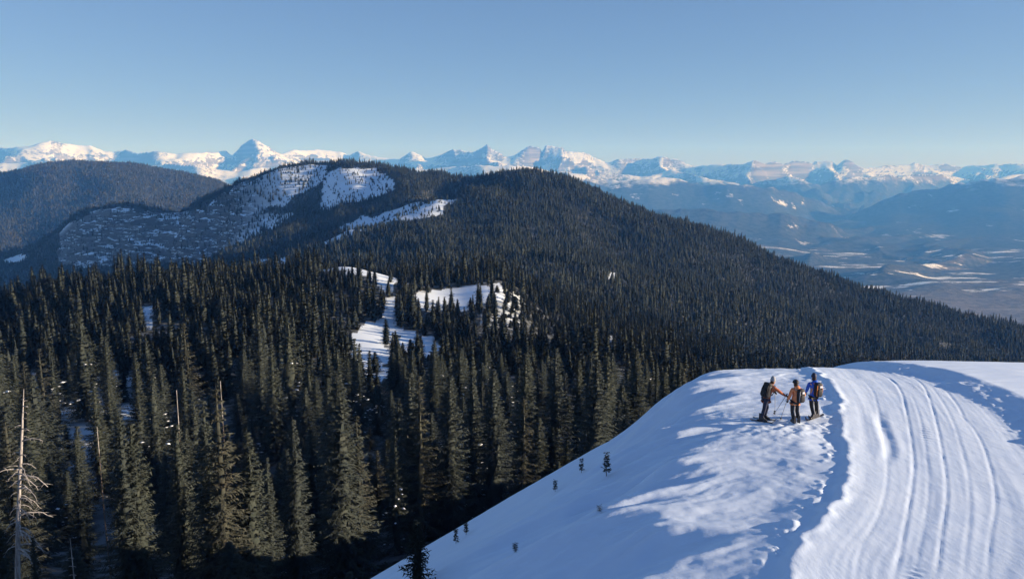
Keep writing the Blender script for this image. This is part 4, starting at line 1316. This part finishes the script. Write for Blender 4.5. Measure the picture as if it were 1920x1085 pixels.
def person(origin, label, J, face, jacket, trousers, hat, hat_shape, stripe=None):
    """J: joints in metres relative to the feet; face: direction the head looks"""
    e = thing("person", label, "person", origin)
    f = np.array([face[0], face[1], 0.0]); f /= np.linalg.norm(f)
    n = np.array([-f[1], f[0], 0.0])
    hd = J['head']
    pel, chest, neck = J['hip'], J['chest'], J['neck']
    mid = lerp(pel, chest, 0.5)
    body = [('pel', None, pel, (0.13, 0.10)), ('mid', 'pel', mid, (0.125, 0.09)), ('chest', 'mid', chest, (0.15, 0.10)), ('neck', 'chest', neck, 0.058),
            ('jaw', 'neck', add(hd, tuple(f * 0.012 + np.array([0, 0, -0.07]))), (0.062, 0.072)), ('head', 'jaw', hd, (0.078, 0.094)), ('crown', 'head', add(hd, (0, 0, 0.085)), (0.066, 0.080)),
            ('nose', 'head', add(hd, tuple(f * 0.112 + np.array([0, 0, -0.02]))), 0.012), ('chin', 'jaw', add(hd, tuple(f * 0.078 + np.array([0, 0, -0.105]))), 0.022),
            ('earl', 'head', add(hd, tuple(n * 0.085)), 0.016), ('earr', 'head', add(hd, tuple(-n * 0.085)), 0.016)]
    for s in 'lr':
        sh, el, ha, kn, an = J['sh' + s], J['el' + s], J['ha' + s], J['kn' + s], J['an' + s]
        hipj = J['hj' + s]
        body += [('sh' + s, 'chest', sh, 0.058), ('el' + s, 'sh' + s, el, 0.042), ('wr' + s, 'el' + s, lerp(el, ha, 0.86), 0.030), ('ha' + s, 'wr' + s, ha, 0.030),
                 ('hj' + s, 'pel', hipj, 0.085), ('kn' + s, 'hj' + s, kn, 0.055), ('an' + s, 'kn' + s, an, 0.04), ('ft' + s, 'an' + s, add(an, tuple(f * 0.10 + np.array([0, 0, -0.05]))), 0.03)]
    skin("body", body, M_SKIN, e, 2)
    hem = add(pel, (0, 0, -0.10))
    jk = [('pel', None, pel, (0.175, 0.135)), ('hem', 'pel', hem, (0.185, 0.140)), ('mid', 'pel', mid, (0.168, 0.128)), ('chest', 'mid', chest, (0.180, 0.135)), ('neck', 'chest', add(neck, (0, 0, -0.01)), 0.078)]
    for s in 'lr':
        sh, el, ha = J['sh' + s], J['el' + s], J['ha' + s]
        jk += [('sh' + s, 'chest', sh, 0.088), ('ua' + s, 'sh' + s, lerp(sh, el, 0.5), 0.075), ('el' + s, 'ua' + s, el, 0.066), ('fa' + s, 'el' + s, lerp(el, ha, 0.5), 0.056), ('cu' + s, 'fa' + s, lerp(el, ha, 0.84), 0.048)]
    skin("jacket", jk, jacket, e, 2)
    hood = ellipsoid(add(neck, tuple(-f * 0.06 + np.array([0, 0, 0.01]))), (0.105, 0.105, 0.06))
    part("hood", hood, jacket, e)
    tr = [('pel', None, add(pel, (0, 0, -0.02)), (0.150, 0.118))]
    for s in 'lr':
        hipj, kn, an = J['hj' + s], J['kn' + s], J['an' + s]
        tr += [('hj' + s, 'pel', hipj, 0.108), ('th' + s, 'hj' + s, lerp(hipj, kn, 0.5), 0.098), ('kn' + s, 'th' + s, kn, 0.082), ('ca' + s, 'kn' + s, lerp(kn, an, 0.5), 0.080), ('an' + s, 'ca' + s, add(an, (0, 0, 0.03)), 0.084)]
    skin("trousers", tr, trousers, e, 2)
    if stripe is not None:                     # paler side panel down each leg, on its near right side
        for s in 'lr':
            hipj, kn, an = J['hj' + s], J['kn' + s], J['an' + s]
            o = np.array([0.045, -0.085, 0.0])
            pth = [np.array(lerp(hipj, kn, 0.35)) + o, np.array(kn) + o * 0.92, np.array(lerp(kn, an, 0.8)) + o * 0.85]
            part("side_panel", tube(pth, [0.026, 0.026, 0.020], 6), stripe, e)
    for s in 'lr':
        boot(J['an' + s], J.get('toe' + s, face), e)
        el, ha = np.array(J['el' + s]), np.array(J['ha' + s])
        glove("glove", J['ha' + s], tuple(ha - el), (0.15, 0.05, 1.0) if abs((ha - el)[2]) < 0.9 * np.linalg.norm(ha - el) else (0.6, 0.6, 0.3), M_BLACK, e)
    # hat and hair
    tall, wid = hat_shape
    hv, hf = ellipsoid(add(hd, (0, 0, 0.035)), (0.104 * wid, 0.116 * wid, 0.135 * tall), 16, 10, -0.12, 1.0)
    brim = ellipsoid(add(hd, (0, 0, 0.035)), (0.113 * wid, 0.124 * wid, 0.035), 16, 5, -0.75, 0.75)
    h_o = part("hat", (hv, hf), hat, e); part("hat_cuff", brim, hat, h_o)
    part("hair", ellipsoid(add(hd, tuple(-f * 0.028 + np.array([0, 0, -0.055]))), (0.088, 0.092, 0.085), 12, 8), M_HAIR, e)
    for s in (-1, 1):
        part("eye", ellipsoid(add(hd, tuple(f * 0.088 + n * s * 0.032 + np.array([0, 0, 0.005]))), (0.011, 0.011, 0.008), 8, 5), M_BLACK, e)
    return e

def rbox(w, d, h, bev=0.05, taper=0.85):
    """rounded tapered box, base at z=0"""
    V = []; F = []
    prof = [(0.0, 0.80), (0.04, 0.95), (0.15, 1.0), (0.6, 0.98), (0.85, 0.5 + taper / 2), (0.95, taper * 0.9), (1.0, taper * 0.62)]
    seg = 16
    for t, k in prof:
        for j in range(seg):
            a = 6.28318 * j / seg
            ca, sa = math.cos(a), math.sin(a)
            p = 0.42
            V.append((math.copysign(abs(ca) ** p, ca) * w / 2 * k, math.copysign(abs(sa) ** p, sa) * d / 2 * k, t * h))
    m = len(prof)
    for i in range(m - 1):
        for j in range(seg):
            q = (i * seg + j, i * seg + (j + 1) % seg, (i + 1) * seg + (j + 1) % seg, (i + 1) * seg + j)
            F += [(q[0], q[1], q[2]), (q[0], q[2], q[3])]
    for j in range(1, seg - 1):
        F.append((0, j + 1, j)); e = (m - 1) * seg; F.append((e, e + j, e + j + 1))
    return np.array(V, float), np.array(F)

def backpack(origin, c, back, tilt, label, w, d, h, mt, strap, patch=None):
    """c: centre of the pack relative to the person's feet, back: direction it faces"""
    rz = math.atan2(back[1], back[0]) + math.pi / 2        # local -y points backwards
    e = thing("backpack", label, "backpack", add(origin, (c[0], c[1], c[2] - h / 2)), rz)
    e.rotation_euler = (tilt, 0, rz)
    part("main_compartment", rbox(w, d, h), mt, e)
    v, f = rbox(w * 0.74, d * 0.42, h * 0.5); part("front_pocket", (v + np.array([0, -d * 0.56, h * 0.10]), f), mt, e)
    v, f = rbox(w * 0.92, d * 1.02, h * 0.20, 0.05, 0.7); part("lid", (v + np.array([0, -0.01, h * 0.88]), f), mt, e)
    for s in (-1, 1):
        x = s * w * 0.30
        part("shoulder_strap", tube([(x, d * 0.42, h * 0.15), (x * 1.15, d * 0.9, h * 0.30), (x * 1.1, d * 1.35, h * 0.62), (x, d * 1.05, h * 0.98), (x * 0.8, d * 0.42, h * 0.96)], [0.022] * 5, 6), strap, e)
        part("side_strap", tube([(s * w * 0.40, -d * 0.40, h * 0.10), (s * w * 0.44, -d * 0.52, h * 0.5), (s * w * 0.34, -d * 0.44, h * 0.93)], [0.017] * 3, 6), strap, e)
    if patch is not None:
        v, f = rbox(w * 0.42, 0.03, h * 0.16, 0.02, 0.95); part("patch", (v + np.array([w * 0.16, -d * 0.56, h * 0.70]), f), patch, e)
    return e

def ski_pole(origin, top, tip, label):
    e = thing("ski_pole", label, "ski pole", add(origin, tip))
    a = np.array(top) - np.array(tip); L = np.linalg.norm(a); u = a / L
    part("shaft", tube([-u * 0.06, u * L * 0.9], [0.009, 0.014], 7), M_ALU, e)
    part("grip", tube([u * (L - 0.10), u * (L - 0.02), u * (L + 0.06), u * (L + 0.08)], [0.020, 0.022, 0.020, 0.024], 8), M_BLACK, e)
    part("basket", tube([u * 0.05, u * 0.062, u * 0.075], [0.018, 0.050, 0.016], 10), M_BLACK, e)
    s = np.cross(u, np.array([0.3, 1.0, 0.2])); s /= np.linalg.norm(s)
    part("wrist_strap", tube([u * (L + 0.05), u * (L - 0.02) + s * 0.05, u * (L - 0.12) + s * 0.04, u * (L - 0.06)], [0.006] * 4, 5), M_BLACK, e)
    return e

def ski(origin, foot, d, label, L=1.0, mt=None):
    d = np.array([d[0], d[1], 0.0]); d /= np.linalg.norm(d)
    rz = math.atan2(d[1], d[0])
    x, y = origin[0] + foot[0], origin[1] + foot[1]
    za = near_z(x - d[0] * 0.4, y - d[1] * 0.4); zb = near_z(x + d[0] * 0.5, y + d[1] * 0.5)
    pit = math.atan2(zb - za, 0.9)
    e = thing("ski", label, "ski", (x, y, (za * 5 + zb * 4) / 9 + 0.015), rz)
    e.rotation_euler = (0, -pit, rz)
    V = []; F = []
    n = 18
    for i in range(n + 1):
        t = i / n
        q = -0.45 * L + L * t
        w = (0.052 + 0.012 * (2 * t - 1) ** 2) * (1 - max(0, (t - 0.9) / 0.1) ** 2 * 0.75) * (1 - max(0, (0.04 - t) / 0.04) * 0.4)
        lift = 0.18 * max(0, (t - 0.82) / 0.18) ** 2 + 0.03 * max(0, (0.06 - t) / 0.06)
        for (sx, dz) in ((-1, 0), (-1, 0.014), (1, 0.014), (1, 0)):
            V.append((q, sx * w, lift + dz))
    for i in range(n):
        for j in range(4):
            q = (i * 4 + j, i * 4 + (j + 1) % 4, (i + 1) * 4 + (j + 1) % 4, (i + 1) * 4 + j)
            F += [(q[0], q[1], q[2]), (q[0], q[2], q[3])]
    F += [(0, 1, 2), (0, 2, 3), (n * 4, n * 4 + 2, n * 4 + 1), (n * 4, n * 4 + 3, n * 4 + 2)]
    part("blade", (np.array(V), np.array(F)), mt or M_SKI, e, False)
    for q in (-0.15, 0.19):
        v, f = rbox(0.09, 0.075, 0.055, 0.01, 0.8); part("binding", (v + np.array([q, 0, 0.012]), f), M_BOOT, e)
    return e

def stand(px, py):
    x, y, z = near_hit(px, py)
    return (x, y, z)

OA = stand(1433, 787); OB = stand(1493, 792); OC = stand(1526, 783)
JA = dict(hip=(0.03, 0.0, 0.90), chest=(0.17, 0.02, 1.30), neck=(0.235, 0.03, 1.47), head=(0.285, 0.04, 1.60),
          shl=(0.20, 0.17, 1.38), ell=(0.34, 0.30, 1.17), hal=(0.47, 0.26, 1.06), shr=(0.29, -0.12, 1.37), elr=(0.53, -0.16, 1.19), har=(0.79, -0.10, 1.02),
          hjl=(0.03, 0.09, 0.84), knl=(0.12, 0.10, 0.50), anl=(0.04, 0.12, 0.10), hjr=(0.00, -0.09, 0.84), knr=(-0.06, -0.10, 0.48), anr=(-0.15, -0.10, 0.10), toel=(0.85, -0.5), toer=(0.85, -0.5))
person(OA, "person in a rust jacket leaning forward with an arm stretched out", JA, (1.0, 0.1), M_RUST, M_NAVY, M_GREY, (1.35, 0.98))
backpack(OA, (-0.045, -0.05, 1.245), (-0.92, -0.38), -0.30, "bulky black backpack worn over the rust jacket", 0.36, 0.24, 0.56, M_BLACK, M_BLACK)
JB = dict(hip=(-0.10, 0.0, 0.90), chest=(-0.04, 0.02, 1.26), neck=(-0.07, 0.03, 1.44), head=(-0.09, 0.05, 1.575),
          shl=(-0.21, 0.05, 1.36), ell=(-0.30, 0.02, 1.10), hal=(-0.345, 0.12, 0.86), shr=(0.14, 0.00, 1.35), elr=(0.25, -0.02, 1.09), har=(0.08, 0.20, 0.98),
          hjl=(-0.18, 0.0, 0.84), knl=(-0.16, 0.05, 0.47), anl=(-0.10, 0.0, 0.10), hjr=(-0.02, 0.0, 0.84), knr=(0.03, 0.06, 0.47), anr=(0.10, 0.02, 0.10), toel=(-0.2, 1), toer=(0.25, 1))
person(OB, "person in a light orange jacket and dark hat seen from behind", JB, (-0.35, 1.0), M_ORANGE, M_BLACK, M_BLACK, (0.95, 1.12), M_GREY)
backpack(OB, (0.045, -0.185, 1.13), (0.34, -0.94), -0.05, "slim black backpack with pale patch worn over the light orange jacket", 0.27, 0.19, 0.50, M_BLACK, M_GREY, M_PALE)
JC = dict(hip=(-0.07, 0.0, 0.90), chest=(-0.05, 0.02, 1.30), neck=(-0.06, 0.03, 1.50), head=(-0.075, 0.05, 1.645),
          shl=(-0.25, 0.04, 1.42), ell=(-0.31, 0.04, 1.19), hal=(-0.33, 0.14, 0.98), shr=(0.14, 0.00, 1.42), elr=(0.24, -0.01, 1.16), har=(0.10, 0.20, 1.00),
          hjl=(-0.15, 0.0, 0.84), knl=(-0.10, 0.05, 0.47), anl=(-0.03, -0.05, 0.10), hjr=(0.02, 0.0, 0.84), knr=(0.10, 0.06, 0.48), anr=(0.14, 0.06, 0.10), toel=(-0.75, -0.5), toer=(-0.75, -0.5))
person(OC, "person in a bright blue jacket and navy hat seen from behind", JC, (-0.2, 1.0), M_BLUE, M_BLACK, M_NAVY, (1.25, 0.98), M_GREY)
backpack(OC, (0.03, -0.185, 1.19), (0.30, -0.95), -0.04, "black backpack with orange straps and pale patch worn over the blue jacket", 0.30, 0.20, 0.52, M_BLACK, M_STRAP, M_PALE)

def tip(o, dx, dy):
    return (dx, dy, near_z(o[0] + dx, o[1] + dy) - o[2])
ski_pole(OA, (0.80, -0.09, 1.06), tip(OA, 0.60, 0.62), "ski pole held out by the person in the rust jacket")
ski_pole(OA, (0.48, 0.27, 1.10), tip(OA, 0.72, 0.85), "ski pole in the bent far arm of the person in rust")
ski_pole(OB, (-0.35, 0.13, 0.91), tip(OB, -0.42, 0.55), "ski pole in the left hand of the person in light orange")
ski_pole(OC, (-0.335, 0.15, 1.03), tip(OC, -0.52, 0.55), "ski pole in the left hand of the person in blue")
ski(OA, (0.03, 0.08), (0.86, -0.5), "dark ski under the far boot of the person in rust")
ski(OA, (-0.16, -0.14), (0.86, -0.5), "dark ski under the near boot of the person in rust")
ski(OC, (-0.04, -0.07), (-0.80, -0.55), "dark ski under the left boot of the person in blue")
ski(OC, (0.13, 0.04), (-0.80, -0.55), "dark ski under the right boot of the person in blue")
# ------------------------------------------------------------------ the air
def build_haze():
    me = bpy.data.meshes.new("haze")
    x0, x1, y0, y1, z0, z1 = -31000, 31000, -400, 32500, -1150, 1330
    v = [(x, y, z) for z in (z0, z1) for y in (y0, y1) for x in (x0, x1)]
    f = [(0, 2, 3, 1), (4, 5, 7, 6), (0, 1, 5, 4), (2, 6, 7, 3), (0, 4, 6, 2), (1, 3, 7, 5)]
    me.from_pydata(v, [], f)
    m = bpy.data.materials.new("clear_winter_air")
    m.use_nodes = True
    nt = m.node_tree
    nt.nodes.clear()
    out = nt.nodes.new("ShaderNodeOutputMaterial")
    pv = nt.nodes.new("ShaderNodeVolumePrincipled")
    pv.inputs['Color'].default_value = (0.10, 0.355, 1.0, 1)
    pv.inputs['Absorption Color'].default_value = (1, 1, 1, 1)
    pv.inputs['Density'].default_value = 6.0e-5
    pv.inputs['Anisotropy'].default_value = 0.0
    nt.links.new(pv.outputs[0], out.inputs['Volume'])
    me.materials.append(m)
    o = link(bpy.data.objects.new("haze", me))
    o['kind'] = 'stuff'; o['label'] = "thin blue haze filling the air over the valley"; o['category'] = 'haze'
build_haze()
